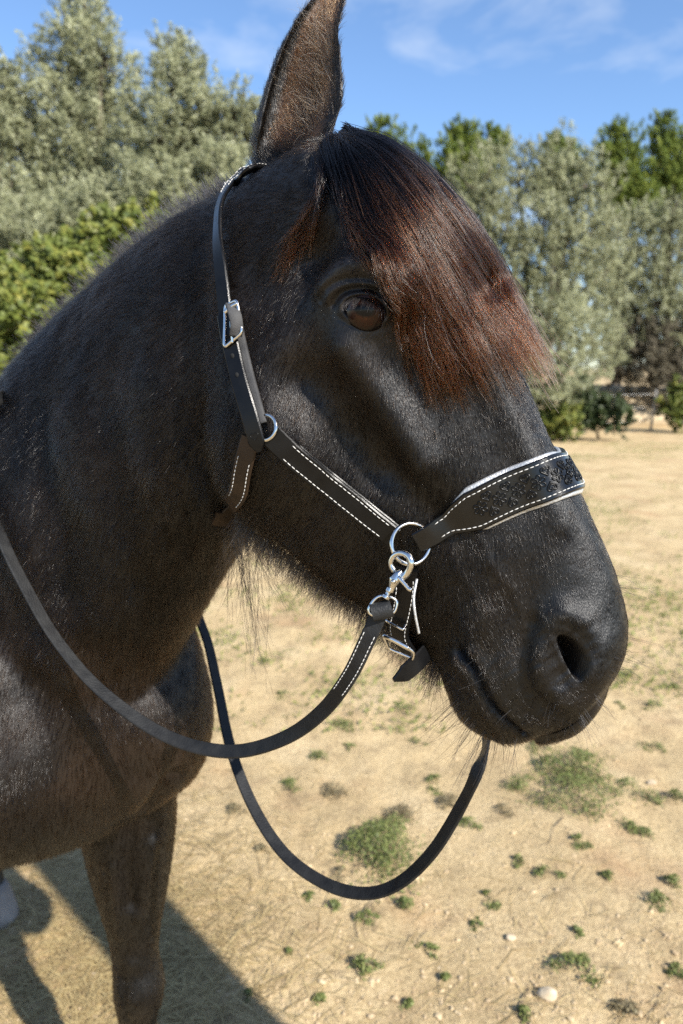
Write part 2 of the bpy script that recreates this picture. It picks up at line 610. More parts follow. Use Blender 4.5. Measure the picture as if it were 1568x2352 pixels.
# muzzle: nostril wing, crease behind it, lips
stroke([(1290, 1408), (1252, 1440), (1238, 1500), (1250, 1560), (1290, 1600)], .014, .0065)
stroke([(1225, 1440), (1207, 1500), (1212, 1560), (1245, 1612), (1290, 1640)], .011, -.0055)
stroke([(1345, 1430), (1372, 1490), (1368, 1550)], .012, .005)
stroke([(1060, 1492), (1099, 1541), (1130, 1609), (1168, 1653), (1203, 1688)], .0036, -.010)
stroke([(1050, 1510), (1082, 1560), (1112, 1625), (1150, 1672)], .008, .004)
stroke([(1090, 1500), (1130, 1560), (1165, 1620), (1205, 1660)], .009, .004)
brush(1075, 1640, .022, .004)
# breast and foreleg
brush(330, 1640, .05, .010, False)
stroke([(120, 1500), (190, 1640), (250, 1790)], .030, .010, False)
stroke([(265, 1560), (290, 1680), (300, 1780)], .022, -.010, False)
stroke([(20, 1640), (60, 1760), (60, 1880)], .03, -.008, False)
stroke([(180, 1000), (230, 1200), (260, 1400)], .05, .010, False)
stroke([(90, 960), (130, 1160), (150, 1340)], .04, -.010, False)
stroke([(330, 900), (350, 1080), (370, 1260)], .035, .008, False)
stroke([(395, 1790), (350, 1850), (285, 1885)], .016, -.020, False)
stroke([(300, 1890), (292, 1990), (300, 2080)], .014, -.012, False)
stroke([(350, 1930), (335, 2020), (322, 2110)], .010, .008, False)
stroke([(262, 1990), (268, 2080), (276, 2150)], .008, .006, False)
brush(305, 2215, .016, .007, False)
stroke([(282, 2250), (286, 2340)], .007, -.005, False)
brush(250, 1720, .06, .008, False)
brush(255, 1600, .05, .014, False)
body_me.vertices.foreach_set('co', BV.ravel())
body_me.update()
tree = bvh_of(body_me)
BV, BN = to_arrays(body_me)

def frame_at(c, n, px_a, px_b):
    """x axis from pixel a towards pixel b on the tangent plane at c."""
    a = on_plane(np.array(px_a, float), c, n)
    b = on_plane(np.array(px_b, float), c, n)
    x = norm(b - a)
    n = norm(n)
    return x, norm(np.cross(n, x)), n

def smoothstep(a, b, x):
    t = np.clip((x - a) / (b - a), 0, 1)
    return t * t * (3 - 2 * t)

# eye opening
EYE, EYE_N = hit(tree, 838, 714)
EYE_N = norm(EYE_N * 0.75 + 0.25 * ES)
ex, ey, en = frame_at(EYE, EYE_N, (784, 716), (900, 738))
if ey[2] < 0:
    ey = -ey
EYE_FRAMES = []
for k in (0, 1):
    c, x, y, n = (EYE, ex, ey, en) if k == 0 else (mirror(EYE), ex - 2 * (ex @ ES) * ES, ey - 2 * (ey @ ES) * ES, en - 2 * (en @ ES) * ES)
    EYE_FRAMES.append((c, x, y, n))
    Q = BV - c
    sel = np.where(np.linalg.norm(Q, axis=1) < .05)[0]
    qx, qy, qn = Q[sel] @ x, Q[sel] @ y, Q[sel] @ n
    a = .0190
    yy = np.where(qy > 0, qy / .0115, qy / .0096)
    r = np.sqrt((np.abs(qx / a)) ** 2.0 + np.abs(yy) ** 2.0) + 0.10 * np.clip(qx / a, 0, 2)
    disp = -.015 * (1 - smoothstep(.88, 1.06, r))
    disp += np.where(qy > 0, .0032, .0016) * np.exp(-((r - 1.20) / .13) ** 2)
    disp += -.0030 * np.exp(-((r - 1.60) / .16) ** 2) * np.where(qy > -.002, 1.0, .25)
    disp += .0020 * np.exp(-((r - 1.95) / .16) ** 2) * (qy > 0)
    disp += -.0018 * np.exp(-((r - 2.35) / .16) ** 2) * (qy > 0)
    BV[sel] += n * disp[:, None]
# nostril
NOS, NOS_N = hit(tree, 1318, 1508)
NOS_N = norm(NOS_N * .6 + .3 * ES + .4 * E1)
nx, ny, nn = frame_at(NOS, NOS_N, (1296, 1452), (1344, 1566))
for k in (0, 1):
    c, x, y, n = (NOS, nx, ny, nn) if k == 0 else (mirror(NOS), nx - 2 * (nx @ ES) * ES, ny - 2 * (ny @ ES) * ES, nn - 2 * (nn @ ES) * ES)
    Q = BV - c
    sel = np.where((np.linalg.norm(Q, axis=1) < .05) & (np.abs(Q @ n) < .03))[0]
    qx, qy = Q[sel] @ x, Q[sel] @ y
    bend = qy - 0.30 * (qx / .022) ** 2 * .012 * (1 if (y @ E1) < 0 else -1)
    r = np.sqrt((qx / .0215) ** 2 + (bend / .0084) ** 2)
    disp = -.030 * (1 - smoothstep(.55, 1.1, r)) + .0009 * np.exp(-((r - 1.4) / .3) ** 2)
    inward = norm(n * 1.0 + 0.35 * E1)
    BV[sel] += inward * disp[:, None]
# fine wrinkles of lips, nostrils and lids, slight unevenness everywhere
wp = project(BV)
wr = np.exp(-((wp[:, 0] - 1270) / 150) ** 2 - ((wp[:, 1] - 1560) / 130) ** 2) + .8 * np.exp(-((wp[:, 0] - 840) / 62) ** 2 - ((wp[:, 1] - 712) / 55) ** 2)
wr = np.where((BV[:, 1] < .9) & (wp[:, 2] > 0), np.clip(wr, 0, 1), 0)
e_w = BV @ np.stack([E1 * .7 - E2 * .7, E1 * .7 + E2 * .7, ES], 1)
BV += BN * (wr * (.0009 * vnoise(e_w * np.array((1, .35, 1)), .0042, 71) + .0010 * vnoise(e_w * np.array((1, .5, 1)), .011, 72)) + .0008 * vnoise(BV, .03, 73) * (BV[:, 1] < 1.2))[:, None]
body_me.vertices.foreach_set('co', BV.ravel())
body_me.polygons.foreach_set('use_smooth', np.ones(len(body_me.polygons), bool))
body_me.update()
tree = bvh_of(body_me)
BV, BN = to_arrays(body_me)
# ================================================================ the horse: coat, eyes, forelock, mane, whiskers
horse = tag(empty('horse', tuple(hpt(-1.7, MID, 0.0))), 'black horse with a long rusty brown forelock, wearing a leather halter', 'horse')

def attr_mat(name, stops, rough, spec, attr='tint'):
    m, n, l, b = new_mat(name)
    a = n.new('ShaderNodeAttribute')
    a.attribute_name = attr
    r = n.new('ShaderNodeValToRGB')
    r.color_ramp.elements[0].color = (*stops[0], 1)
    r.color_ramp.elements[1].color = (*stops[1], 1)
    l.new(a.outputs['Fac'], r.inputs['Fac'])
    l.new(r.outputs['Color'], b.inputs['Base Color'])
    b.inputs['Roughness'].default_value = rough
    b.inputs['Specular IOR Level'].default_value = spec
    return m

MAT_SKIN = attr_mat('horse skin', ((.0024, .0021, .0020), (.105, .058, .033)), .42, .40)
def sleek(m):
    """The lie of the short coat as a fine streaky relief."""
    n, l = m.node_tree.nodes, m.node_tree.links
    tc = n.new('ShaderNodeTexCoord')
    mp = n.new('ShaderNodeMapping')
    mp.inputs['Scale'].default_value = (1100, 1100, 210)
    mp.inputs['Rotation'].default_value = (0, math.radians(8), 0)
    t = n.new('ShaderNodeTexNoise')
    t.inputs['Scale'].default_value = 1.0
    t.inputs['Detail'].default_value = 3
    t2 = n.new('ShaderNodeTexNoise')
    t2.inputs['Scale'].default_value = 55
    t2.inputs['Detail'].default_value = 3
    ad = n.new('ShaderNodeMath')
    ad.operation = 'MULTIPLY_ADD'
    ad.inputs[1].default_value = 1.6
    bp = n.new('ShaderNodeBump')
    bp.inputs['Strength'].default_value = .62
    bp.inputs['Distance'].default_value = .0012
    l.new(tc.outputs['Object'], mp.inputs['Vector'])
    l.new(mp.outputs[0], t.inputs['Vector'])
    l.new(tc.outputs['Object'], t2.inputs['Vector'])
    l.new(t2.outputs['Fac'], ad.inputs[0])
    l.new(t.outputs['Fac'], ad.inputs[2])
    l.new(ad.outputs[0], bp.inputs['Height'])
    l.new(bp.outputs['Normal'], n['Principled BSDF'].inputs['Normal'])
sleek(MAT_SKIN)

def hair_mat(name, root, tip, rand=0.35, rough=.28, radial=.45, by_tint=False, start=.25, end=.9, ior=1.45):
    m = bpy.data.materials.new(name)
    m.use_nodes = True
    n, l = m.node_tree.nodes, m.node_tree.links
    n.clear()
    out = n.new('ShaderNodeOutputMaterial')
    h = n.new('ShaderNodeBsdfHairPrincipled')
    h.parametrization = 'COLOR'
    h.inputs['Roughness'].default_value = rough
    h.inputs['Radial Roughness'].default_value = radial
    h.inputs['Random Roughness'].default_value = .4
    h.inputs['Coat'].default_value = 0.0
    h.inputs['IOR'].default_value = ior
    info = n.new('ShaderNodeHairInfo')
    ramp = n.new('ShaderNodeValToRGB')
    ramp.color_ramp.elements[0].color = (*root, 1)
    ramp.color_ramp.elements[1].color = (*tip, 1)
    ramp.color_ramp.elements[0].position = start
    ramp.color_ramp.elements[1].position = end
    if by_tint:
        a = n.new('ShaderNodeAttribute')
        a.attribute_name = 'tint'
        l.new(a.outputs['Fac'], ramp.inputs['Fac'])
    else:
        mul = n.new('ShaderNodeMath')
        mul.operation = 'MULTIPLY_ADD'
        mul.inputs[1].default_value = .35
        l.new(info.outputs['Random'], mul.inputs[0])
        l.new(info.outputs['Intercept'], mul.inputs[2])
        sub = n.new('ShaderNodeMath')
        sub.operation = 'SUBTRACT'
        sub.inputs[1].default_value = .17
        l.new(mul.outputs[0], sub.inputs[0])
        l.new(sub.outputs[0], ramp.inputs['Fac'])
    hsv = n.new('ShaderNodeHueSaturation')
    mr = n.new('ShaderNodeMapRange')
    mr.inputs['To Min'].default_value = 1 - rand
    mr.inputs['To Max'].default_value = 1 + rand
    l.new(info.outputs['Random'], mr.inputs['Value'])
    l.new(mr.outputs[0], hsv.inputs['Value'])
    l.new(ramp.outputs['Color'], hsv.inputs['Color'])
    l.new(hsv.outputs['Color'], h.inputs['Color'])
    l.new(h.outputs[0], out.inputs['Surface'])
    return m

MAT_COAT = hair_mat('horse coat', (.0030, .0026, .0025), (.15, .082, .042), .5, .10, .30, True, 0.0, 1.0, 1.31)
MAT_FORELOCK = hair_mat('forelock hair', (.0035, .0025, .0024), (.075, .028, .0125), .8, .13, .30, False, .44, 1.04, 1.30)
MAT_MANE = hair_mat('mane hair', (.004, .0035, .0035), (.008, .006, .0055), .4, .3, .5)

def hair_object(name, P, r0, r1, mat, parent, tint=None):
    """P: (n, k, 3) strands."""
    n, k, _ = P.shape
    cu = bpy.data.hair_curves.new(name)
    cu.add_curves([k] * n)
    cu.attributes['position'].data.foreach_set('vector', P.reshape(-1).astype(np.float32))
    ra = cu.attributes.get('radius') or cu.attributes.new('radius', 'FLOAT', 'POINT')
    r0 = np.broadcast_to(np.asarray(r0, float), (n,))
    r1 = np.broadcast_to(np.asarray(r1, float), (n,))
    f = np.linspace(0, 1, k)
    rr = r0[:, None] * (1 - f) + r1[:, None] * f
    ra.data.foreach_set('value', rr.reshape(-1).astype(np.float32))
    if tint is not None:
        ta = cu.attributes.new('tint', 'FLOAT', 'CURVE')
        ta.data.foreach_set('value', tint.astype(np.float32))
    cu.materials.append(mat)
    o = bpy.data.objects.new(name, cu)
    COL.objects.link(o)
    adopt(o, parent)
    return o

# ---- the body object
body = head_tmp
body.name = 'body'
body_me.name = 'body'
body_me.materials.clear()
body_me.materials.append(MAT_SKIN)
adopt(body, horse)

# ---- how the hair lies: pixel, direction in the picture, length (mm), hairs per square mm, brown tint
GUIDES = [
    # forehead, brow, temple
    (860, 420, -40, 60, 10, .9, .05), (980, 520, 20, 80, 10, .9, .05), (1060, 640, 30, 80, 10, .9, .04), (800, 520, -30, 50, 9, 1.0, .03), (800, 620, -50, 25, 7, 1.2, .03),
    (700, 470, -90, 20, 13, .8, .10), (640, 460, -90, 25, 15, .8, .10), (600, 560, -80, 40, 15, .8, .06), (690, 560, -80, 30, 11, .9, .04), (720, 650, -50, 60, 9, .9, .08),
    (900, 640, 20, 60, 8, .9, .03), (920, 730, 20, 80, 7, 1.0, .05), (835, 765, -15, 60, 6, 1.2, .10), (770, 710, -60, 45, 7, 1.2, .10),
    # cheek
    (640, 700, -30, 90, 11, .9, .16), (720, 790, -25, 90, 9, 1.0, .22), (820, 860, -10, 90, 8, 1.1, .12), (920, 880, 5, 90, 8, 1.1, .03), (620, 880, -30, 90, 11, .9, .16),
    (720, 940, -25, 90, 9, 1.0, .15), (830, 1000, -20, 90, 9, 1.0, .06), (600, 1100, -60, 75, 13, .8, .06), (700, 1100, -50, 85, 11, .9, .08), (800, 1180, -40, 85, 11, .9, .08),
    (640, 1220, -60, 75, 18, .7, .05), (760, 1300, -55, 75, 18, .7, .08), (900, 1300, -40, 85, 14, .8, .08), (560, 1000, -40, 85, 16, .7, .05), (520, 1080, -40, 85, 20, .6, .05),
    # nose
    (1100, 820, 25, 90, 8, 1.0, .03), (1000, 960, 5, 90, 8, 1.1, .02), (1150, 960, 20, 90, 8, 1.1, .02), (960, 1120, -10, 90, 9, 1.0, .05), (1080, 1090, 5, 90, 8, 1.1, .03),
    (1220, 1030, 25, 90, 7, 1.2, .01), (1120, 1260, 15, 90, 8, 1.1, .05), (1250, 1230, 25, 90, 7, 1.2, .02), (1330, 1230, 35, 85, 6, 1.2, .0), (1000, 1300, 0, 90, 11, .9, .10),
    (1010, 1400, 10, 90, 13, .8, .10),
    # muzzle
    (1100, 1380, 35, 85, 8, 1.1, .10), (1200, 1360, 35, 85, 6, 1.2, .10), (1310, 1350, 40, 80, 5, 1.6, .02), (1390, 1370, 30, 80, 5, 1.8, .0), (1410, 1470, 25, 80, 4.5, 1.8, .0),
    (1150, 1480, 50, 75, 6, 1.2, .08), (1180, 1570, 55, 60, 5, 1.2, .06), (1260, 1640, 50, 50, 5, 1.7, .10), (1250, 1510, 25, 80, 5, 1.7, .05), (1340, 1620, 40, 20, 4, 1.7, .10),
    (1060, 1560, 40, 80, 8, .9, .03), (1110, 1660, 40, 60, 7, .9, .06),
    # neck
    (520, 560, -80, 60, 20, .42, .06), (430, 620, -80, 55, 22, .40, .06), (460, 760, -70, 70, 20, .42, .12), (330, 680, -70, 60, 22, .36, .03), (250, 800, -60, 75, 22, .34, .10),
    (400, 880, -55, 80, 20, .42, .12), (480, 960, -50, 85, 20, .42, .03), (150, 850, -55, 75, 22, .32, .03), (100, 1000, -40, 85, 22, .30, .03), (280, 1000, -35, 90, 20, .38, .12),
    (400, 1080, -30, 90, 20, .42, .08), (480, 1150, -30, 90, 20, .42, .02), (60, 1200, -25, 90, 22, .28, .12), (200, 1200, -25, 90, 20, .34, .06), (340, 1250, -20, 90, 20, .38, .06),
    (450, 1290, -20, 90, 22, .38, .02), (60, 1400, -20, 90, 22, .28, .14), (200, 1400, -15, 90, 20, .32, .08), (330, 1430, -12, 90, 22, .34, .05), (400, 1420, -5, 90, 26, .34, .04),
    # breast and legs
    (60, 1600, -15, 90, 16, .26, .10), (200, 1580, 0, 90, 17, .28, .16), (320, 1600, 10, 90, 15, .28, .14), (450, 1560, 10, 90, 13, .26, .05), (80, 1750, -30, 85, 14, .26, .08),
    (200, 1780, 5, 90, 14, .26, .20), (330, 1770, 25, 85, 12, .26, .18), (100, 1890, -20, 85, 13, .26, .10), (250, 1860, 20, 80, 12, .26, .14), (380, 1870, -10, 90, 11, .26, .10),
    (300, 1980, 5, 90, 10, .26, .10), (280, 2120, 5, 90, 9, .26, .06), (330, 2250, 3, 90, 8, .26, .0),
    # ear
    (580, 400, -30, -80, 14, .7, .0), (612, 260, -10, -90, 12, .7, .0), (640, 155, 10, -90, 11, .8, .02), (672, 200, 25, -80, 13, .9, .55), (700, 110, 30, -80, 12, .9, .50), (735, 40, 30, -80, 10, .9, .45),
    (690, 290, -10, -60, 15, .9, .50), (720, 200, 30, -60, 16, .9, .38), (650, 330, -30, -60, 15, .9, .38), (770, 150, 15, -90, 12, .8, .05), (778, 220, 15, -80, 12, .8, .0), (755, 320, -20, 60, 16, .8, .06),
    (690, 390, -80, 50, 8, .8, .0), (640, 410, -80, 40, 9, .8, .0), (730, 370, -60, 70, 9, .8, .0),
]
gp, gd, gv, gsel = [], [], [], []
for px, py, dx, dy, ln, den, tn in GUIDES:
    c, n = hit(tree, px, py)
    if c is None:
        continue
    k = 6.0 / math.hypot(dx, dy)
    q = on_plane(np.array((px + dx * k, py + dy * k), float), c, norm(n + 1e-6))
    d = norm(q - c)
    if not np.isfinite(d).all():
        continue
    gp.append(c), gd.append(d), gv.append((ln, den, tn))
    if 500 < px and c[1] < .95 and not (py < 330 or (py < 430 and px < 745)):          # the head's other side lies the same way
        m = mirror(c)
        gp.append(m), gd.append(d - 2 * (d @ ES) * ES), gv.append((ln, den, tn))
gp, gd, gv = np.array(gp), np.array(gd), np.array(gv)

def field(P):
    out_d, out_v = np.empty_like(P), np.empty((len(P), 3))
    for i in range(0, len(P), 20000):
        q = P[i:i + 20000]
        w = 1.0 / (((q[:, None] - gp[None]) ** 2).sum(-1) + 1e-6) ** 2
        w /= w.sum(1, keepdims=True)
        out_d[i:i + 20000], out_v[i:i + 20000] = w @ gd, w @ gv
    return out_d, out_v

BV, BN = to_arrays(body_me)
F_DIR, F_VAL = field(BV)
# bare or special places
bare = np.zeros(len(BV))
for c, x, y, n in EYE_FRAMES:
    Q = BV - c
    qx, qy = Q @ x, Q @ y
    r = np.sqrt((qx / .0190) ** 2 + (qy / np.where(qy > 0, .0115, .0096)) ** 2)
    near = np.linalg.norm(Q, axis=1) < .05
    bare = np.where(near, np.maximum(bare, 1 - smoothstep(1.15, 1.5, r) * 1.0), bare)
    F_VAL[:, 0] = np.where(near, np.minimum(F_VAL[:, 0], 2.0 + 2.6 * np.clip(r - 1.2, 0, 3)), F_VAL[:, 0])
for c in (NOS, mirror(NOS)):
    d = np.linalg.norm(BV - c, axis=1)
    bare = np.maximum(bare, np.where(d < .016, .75, 0))
F_VAL[:, 0] *= np.where(BV[:, 2] < .10, .2, 1)
BP = project(BV)
e_l, e_r = np.array(EAR_L, float), np.array(EAR_R, float)
xl, xr = np.interp(BP[:, 1], e_l[::-1, 1], e_l[::-1, 0]), np.interp(BP[:, 1], e_r[::-1, 1], e_r[::-1, 0])
eu = (BP[:, 0] - xl) / np.maximum(xr - xl, 1)
in_ear = (BP[:, 1] < 440) & (BP[:, 2] < .84) & (eu > -.1) & (eu < 1.1) & ((BN * norm(CAM - BV)).sum(1) > 0)
ear_t = .85 * smoothstep(.14, .27, eu) * (1 - smoothstep(.74, .88, eu)) * (1 - smoothstep(285, 360, BP[:, 1])) * (1 - .75 * np.exp(-((eu - .60) / .13) ** 2 - ((BP[:, 1] - 250) / 75) ** 2))
ear_t += .0 * np.exp(-((BP[:, 0] - 655) / 40) ** 2 - ((BP[:, 1] - 395) / 30) ** 2)
tint = np.clip(np.where(in_ear, ear_t, F_VAL[:, 2] * np.where(BP[:, 1] < 440, .10, np.interp(BP[:, 1], [440, 1250, 1500, 1830, 1950], [.40, .36, .58, .55, .02]) * np.where(BP[:, 0] > 950, .35, 1.0))) + .03 * vnoise(BV, .05, 3), 0, 1)
ta = body_me.attributes.new('tint', 'FLOAT', 'POINT')
ta.data.foreach_set('value', tint.astype(np.float32))

# ---- the coat
body_me.calc_loop_triangles()
tri = np.empty(len(body_me.loop_triangles) * 3, np.int32)
body_me.loop_triangles.foreach_get('vertices', tri)
tri = tri.reshape(-1, 3)
A, B, Cc = BV[tri[:, 0]], BV[tri[:, 1]], BV[tri[:, 2]]
fn = np.cross(B - A, Cc - A)
area = np.linalg.norm(fn, axis=1) / 2
cen = (A + B + Cc) / 3
facing = (norm(fn) * norm(CAM - cen)).sum(1)
pp = project(cen)
seen = (facing > -.45) & (pp[:, 0] > -160) & (pp[:, 0] < 1700) & (pp[:, 1] < 2500) & (cen[:, 1] < 1.75)
dens = F_VAL[tri, 1].mean(1) * (1 - bare[tri].max(1)) * (.32 + .13 * smoothstep(11, 18, F_VAL[tri, 0].mean(1)))
wgt = area * 1e6 * dens * np.where(seen, 1.0, .0)
HAIR_SCALE = 1.0
n_hair = int(wgt.sum() * HAIR_SCALE)
print('HAIRS', n_hair)
pick = np.searchsorted(np.cumsum(wgt) / wgt.sum(), rng.random(n_hair))
u, v = rng.random(n_hair), rng.random(n_hair)
fl = u + v > 1
u[fl], v[fl] = 1 - u[fl], 1 - v[fl]
bw = np.stack([1 - u - v, u, v], 1)
tv = tri[pick]
mix = lambda X: (X[tv] * (bw[..., None] if X.ndim > 1 else bw)).sum(1)
R, N, Dv, Vv, Tn = mix(BV), norm(mix(BN)), mix(F_DIR), mix(F_VAL), mix(tint)
Dv = norm(Dv - (Dv * N).sum(1, keepdims=True) * N)
side = np.cross(N, Dv)
ang = .16 * vnoise(R, .009, 5) + .16 * vnoise(R, .03, 6) + rng.normal(0, .10, n_hair)
Dv = Dv * np.cos(ang)[:, None] + side * np.sin(ang)[:, None]
ln = Vv[:, 0] * 1e-3 * (.75 + .5 * rng.random(n_hair)) * (1 + .25 * vnoise(R, .012, 8))
lift = np.clip(.32 + .07 * vnoise(R, .010, 9) + rng.normal(0, .07, n_hair), .06, 1.0)
long_ = smoothstep(.013, .019, Vv[:, 0] * 1e-3)
tuft = vnoise(R * np.array((1, 1, .45)), .022, 15) + .6 * vnoise(R * np.array((1, 1, .5)), .06, 16)
lift = lift * np.clip(ln / .009, .55, 1.0) + long_ * np.clip(.14 + .18 * tuft, -.15, .5)
stray = rng.random(n_hair) < .012
lift[stray] += .35
ss = np.linspace(0, 1, 4)
S = []
for s in ss:
    S.append(R - N * .0006 + (Dv * (s * np.cos(lift))[:, None] + N * (s * np.sin(lift) - .22 * s * s * np.sin(lift))[:, None]) * ln[:, None] + np.array((0, 0, -1.0)) * (.10 * s * s * ln)[:, None])
S = np.stack(S, 1)
Tn = np.clip(Tn + rng.normal(0, .03, n_hair) + .08 * (rng.random(n_hair) < .08), 0, 1)
near_k = np.clip(project(R)[:, 2] / .75, .8, 2.2)
coat = hair_object('coat', S, .00015 * near_k, .00005 * near_k, MAT_COAT, horse, Tn)
coat['kind'] = 'stuff'

# ---- eyes
def eye_mat():
    m, n, l, b = new_mat('horse eye')
    tc = n.new('ShaderNodeTexCoord')
    sep = n.new('ShaderNodeSeparateXYZ')
    l.new(tc.outputs['Object'], sep.inputs[0])
    def math_(op, a, bb):
        k = n.new('ShaderNodeMath')
        k.operation = op
        for i, x in enumerate((a, bb)):
            if isinstance(x, (int, float)):
                k.inputs[i].default_value = x
            else:
                l.new(x, k.inputs[i])
        return k.outputs[0]
    def ell(ax, ay):
        x2 = math_('POWER', math_('DIVIDE', math_('ABSOLUTE', sep.outputs['X'], 0), ax), 2.0)
        y2 = math_('POWER', math_('DIVIDE', math_('ABSOLUTE', sep.outputs['Y'], 0), ay), 2.0)
        return math_('SQRT', math_('ADD', x2, y2), 0)
    iris = n.new('ShaderNodeValToRGB')
    l.new(math_('MULTIPLY', ell(.0175, .0165), .8), iris.inputs['Fac'])
    e = iris.color_ramp.elements
    e[0].position, e[0].color = .25, (.060, .021, .009, 1)
    e[1].position, e[1].color = .80, (.006, .004, .004, 1)
    e2 = e.new(.60)
    e2.color = (.032, .011, .005, 1)
    no = n.new('ShaderNodeTexNoise')
    no.inputs['Scale'].default_value = 260
    l.new(tc.outputs['Object'], no.inputs['Vector'])
    mx = n.new('ShaderNodeMix')
    mx.data_type = 'RGBA'
    mx.blend_type = 'MULTIPLY'
    mx.inputs[0].default_value = .6
    l.new(iris.outputs['Color'], mx.inputs[6])
    l.new(no.outputs['Color'], mx.inputs[7])
    pup = n.new('ShaderNodeValToRGB')
    l.new(math_('MULTIPLY', ell(.0095, .0052), .5), pup.inputs['Fac'])
    pup.color_ramp.elements[0].position = .40
    pup.color_ramp.elements[0].color = (0, 0, 0, 1)
    pup.color_ramp.elements[1].position = .60
    mx2 = n.new('ShaderNodeMix')
    mx2.data_type = 'RGBA'
    l.new(pup.outputs['Color'], mx2.inputs[0])
    mx2.inputs[6].default_value = (.003, .003, .004, 1)
    l.new(mx.outputs[2], mx2.inputs[7])
    l.new(mx2.outputs[2], b.inputs['Base Color'])
    b.inputs['Roughness'].default_value = .3
    b.inputs['Specular IOR Level'].default_value = .1
    b.inputs['Coat Weight'].default_value = .7
    b.inputs['Coat IOR'].default_value = 1.28
    b.inputs['Coat Roughness'].default_value = .04
    return m
MAT_EYE = eye_mat()
for i, (c, x, y, n) in enumerate(EYE_FRAMES):
    bm = bmesh.new()
    bmesh.ops.create_uvsphere(bm, u_segments=48, v_segments=32, radius=.0228)
    me = bpy.data.meshes.new('eyeball')
    bm.to_mesh(me)
    bm.free()
    me.polygons.foreach_set('use_smooth', np.ones(len(me.polygons), bool))
    me.materials.append(MAT_EYE)
    o = bpy.data.objects.new('eyeball', me)
    COL.objects.link(o)
    zz = n
    M = Matrix(np.stack([x, np.cross(zz, x), zz], 1).tolist()).to_4x4()
    M.translation = Vector(c - n * .0172)
    o.matrix_world = M
    o.parent = horse
    o.matrix_parent_inverse = Matrix.Translation(-Vector(horse.location))

def strands_from(roots, dirs, length, curl, k=8, sag=0.0, wob=0.0):
    n = len(roots)
    f = np.linspace(0, 1, k)
    length = np.broadcast_to(length, (n,))
    P = roots[:, None] + dirs[:, None] * (f[None, :, None] * length[:, None, None])
    P[..., 2] -= sag * (f ** 2)[None] * length[:, None]
    P += curl[:, None] * (f ** 2)[None, :, None] * length[:, None, None]
    if wob:
        ph = rng.random((n, 3)) * 6.28
        P += wob * np.sin(f[None, :, None] * (5 + 4 * rng.random((n, 1, 1))) + ph[:, None]) * f[None, :, None]
    return P

# lashes of the upper lid
lash = []
for c, x, y, n in EYE_FRAMES:
    k = 150
    a = rng.uniform(-.85, .85, k)
    root = c + x * (a * .0190)[:, None] + y * (.0115 * np.sqrt(1 - a ** 2) - .0005)[:, None] + n * .0045
    d = norm(n + y * -.25 + x * (a * .5)[:, None] + rng.normal(0, .18, (k, 3)))
    lash.append(strands_from(root, d, rng.uniform(.007, .013, k), np.broadcast_to(-y * .5, (k, 3)), 6))
hair_object('eyelashes', np.concatenate(lash), .00022, .00006, MAT_MANE, horse)

# ---- forelock
def surf_depth(px, py, extra):
    c, n = hit(tree, px, py)
    if c is None:
        c = on_plane(np.array((px, py), float), P0, ES)
        n = ES
    return c, n

LOCKS = [  # pixels from the poll to the tip, lift off the head (m) along the lock, strands
    [(786, 316), (876, 340), (964, 400), (1045, 478), (1112, 574), (1168, 672), (1220, 775), (1285, 905)],
    [(782, 318), (864, 352), (948, 418), (1018, 508), (1088, 618), (1150, 725), (1208, 822), (1262, 905)],
    [(780, 322), (846, 374), (918, 455), (985, 560), (1048, 665), (1108, 770), (1160, 868), (1200, 930)],
    [(777, 325), (833, 388), (895, 480), (955, 590), (1012, 690), (1068, 790), (1112, 880), (1150, 960)],
    [(776, 318), (818, 400), (868, 500), (922, 605), (975, 705), (1022, 800), (1062, 890), (1090, 960)],
    [(770, 324), (805, 410), (846, 515), (893, 615), (940, 712), (982, 805), (1015, 890), (1040, 962)],
    [(764, 334), (796, 415), (838, 510), (888, 600), (936, 685), (964, 765), (984, 840), (998, 905)],
    [(760, 345), (776, 415), (798, 480), (824, 530), (856, 572), (888, 612), (914, 655), (930, 700)],
]
KF = 20
LK = [resample(np.array(l, float), KF) for l in LOCKS]
LIFT0 = np.interp(np.linspace(0, 1, KF), [0, .12, .5, .85, 1], [.003, .009, .010, .008, .005])

def lock_strands(px_list, n, spread, lift_extra, far=0.0, len_lo=.6):
    """Strands that follow one row of pixels down the head, clumped into thin locks."""
    base = np.array([surf_depth(p[0], p[1], 0)[0] for p in px_list])
    nor = np.array([surf_depth(p[0], p[1], 0)[1] for p in px_list])
    return base, nor

grid_c, grid_n = [], []
for l in LK:
    b, nn_ = lock_strands(l, 0, 0, 0)
    grid_c.append(b), grid_n.append(nn_)
grid_c, grid_n = np.array(grid_c), norm(np.array(grid_n))
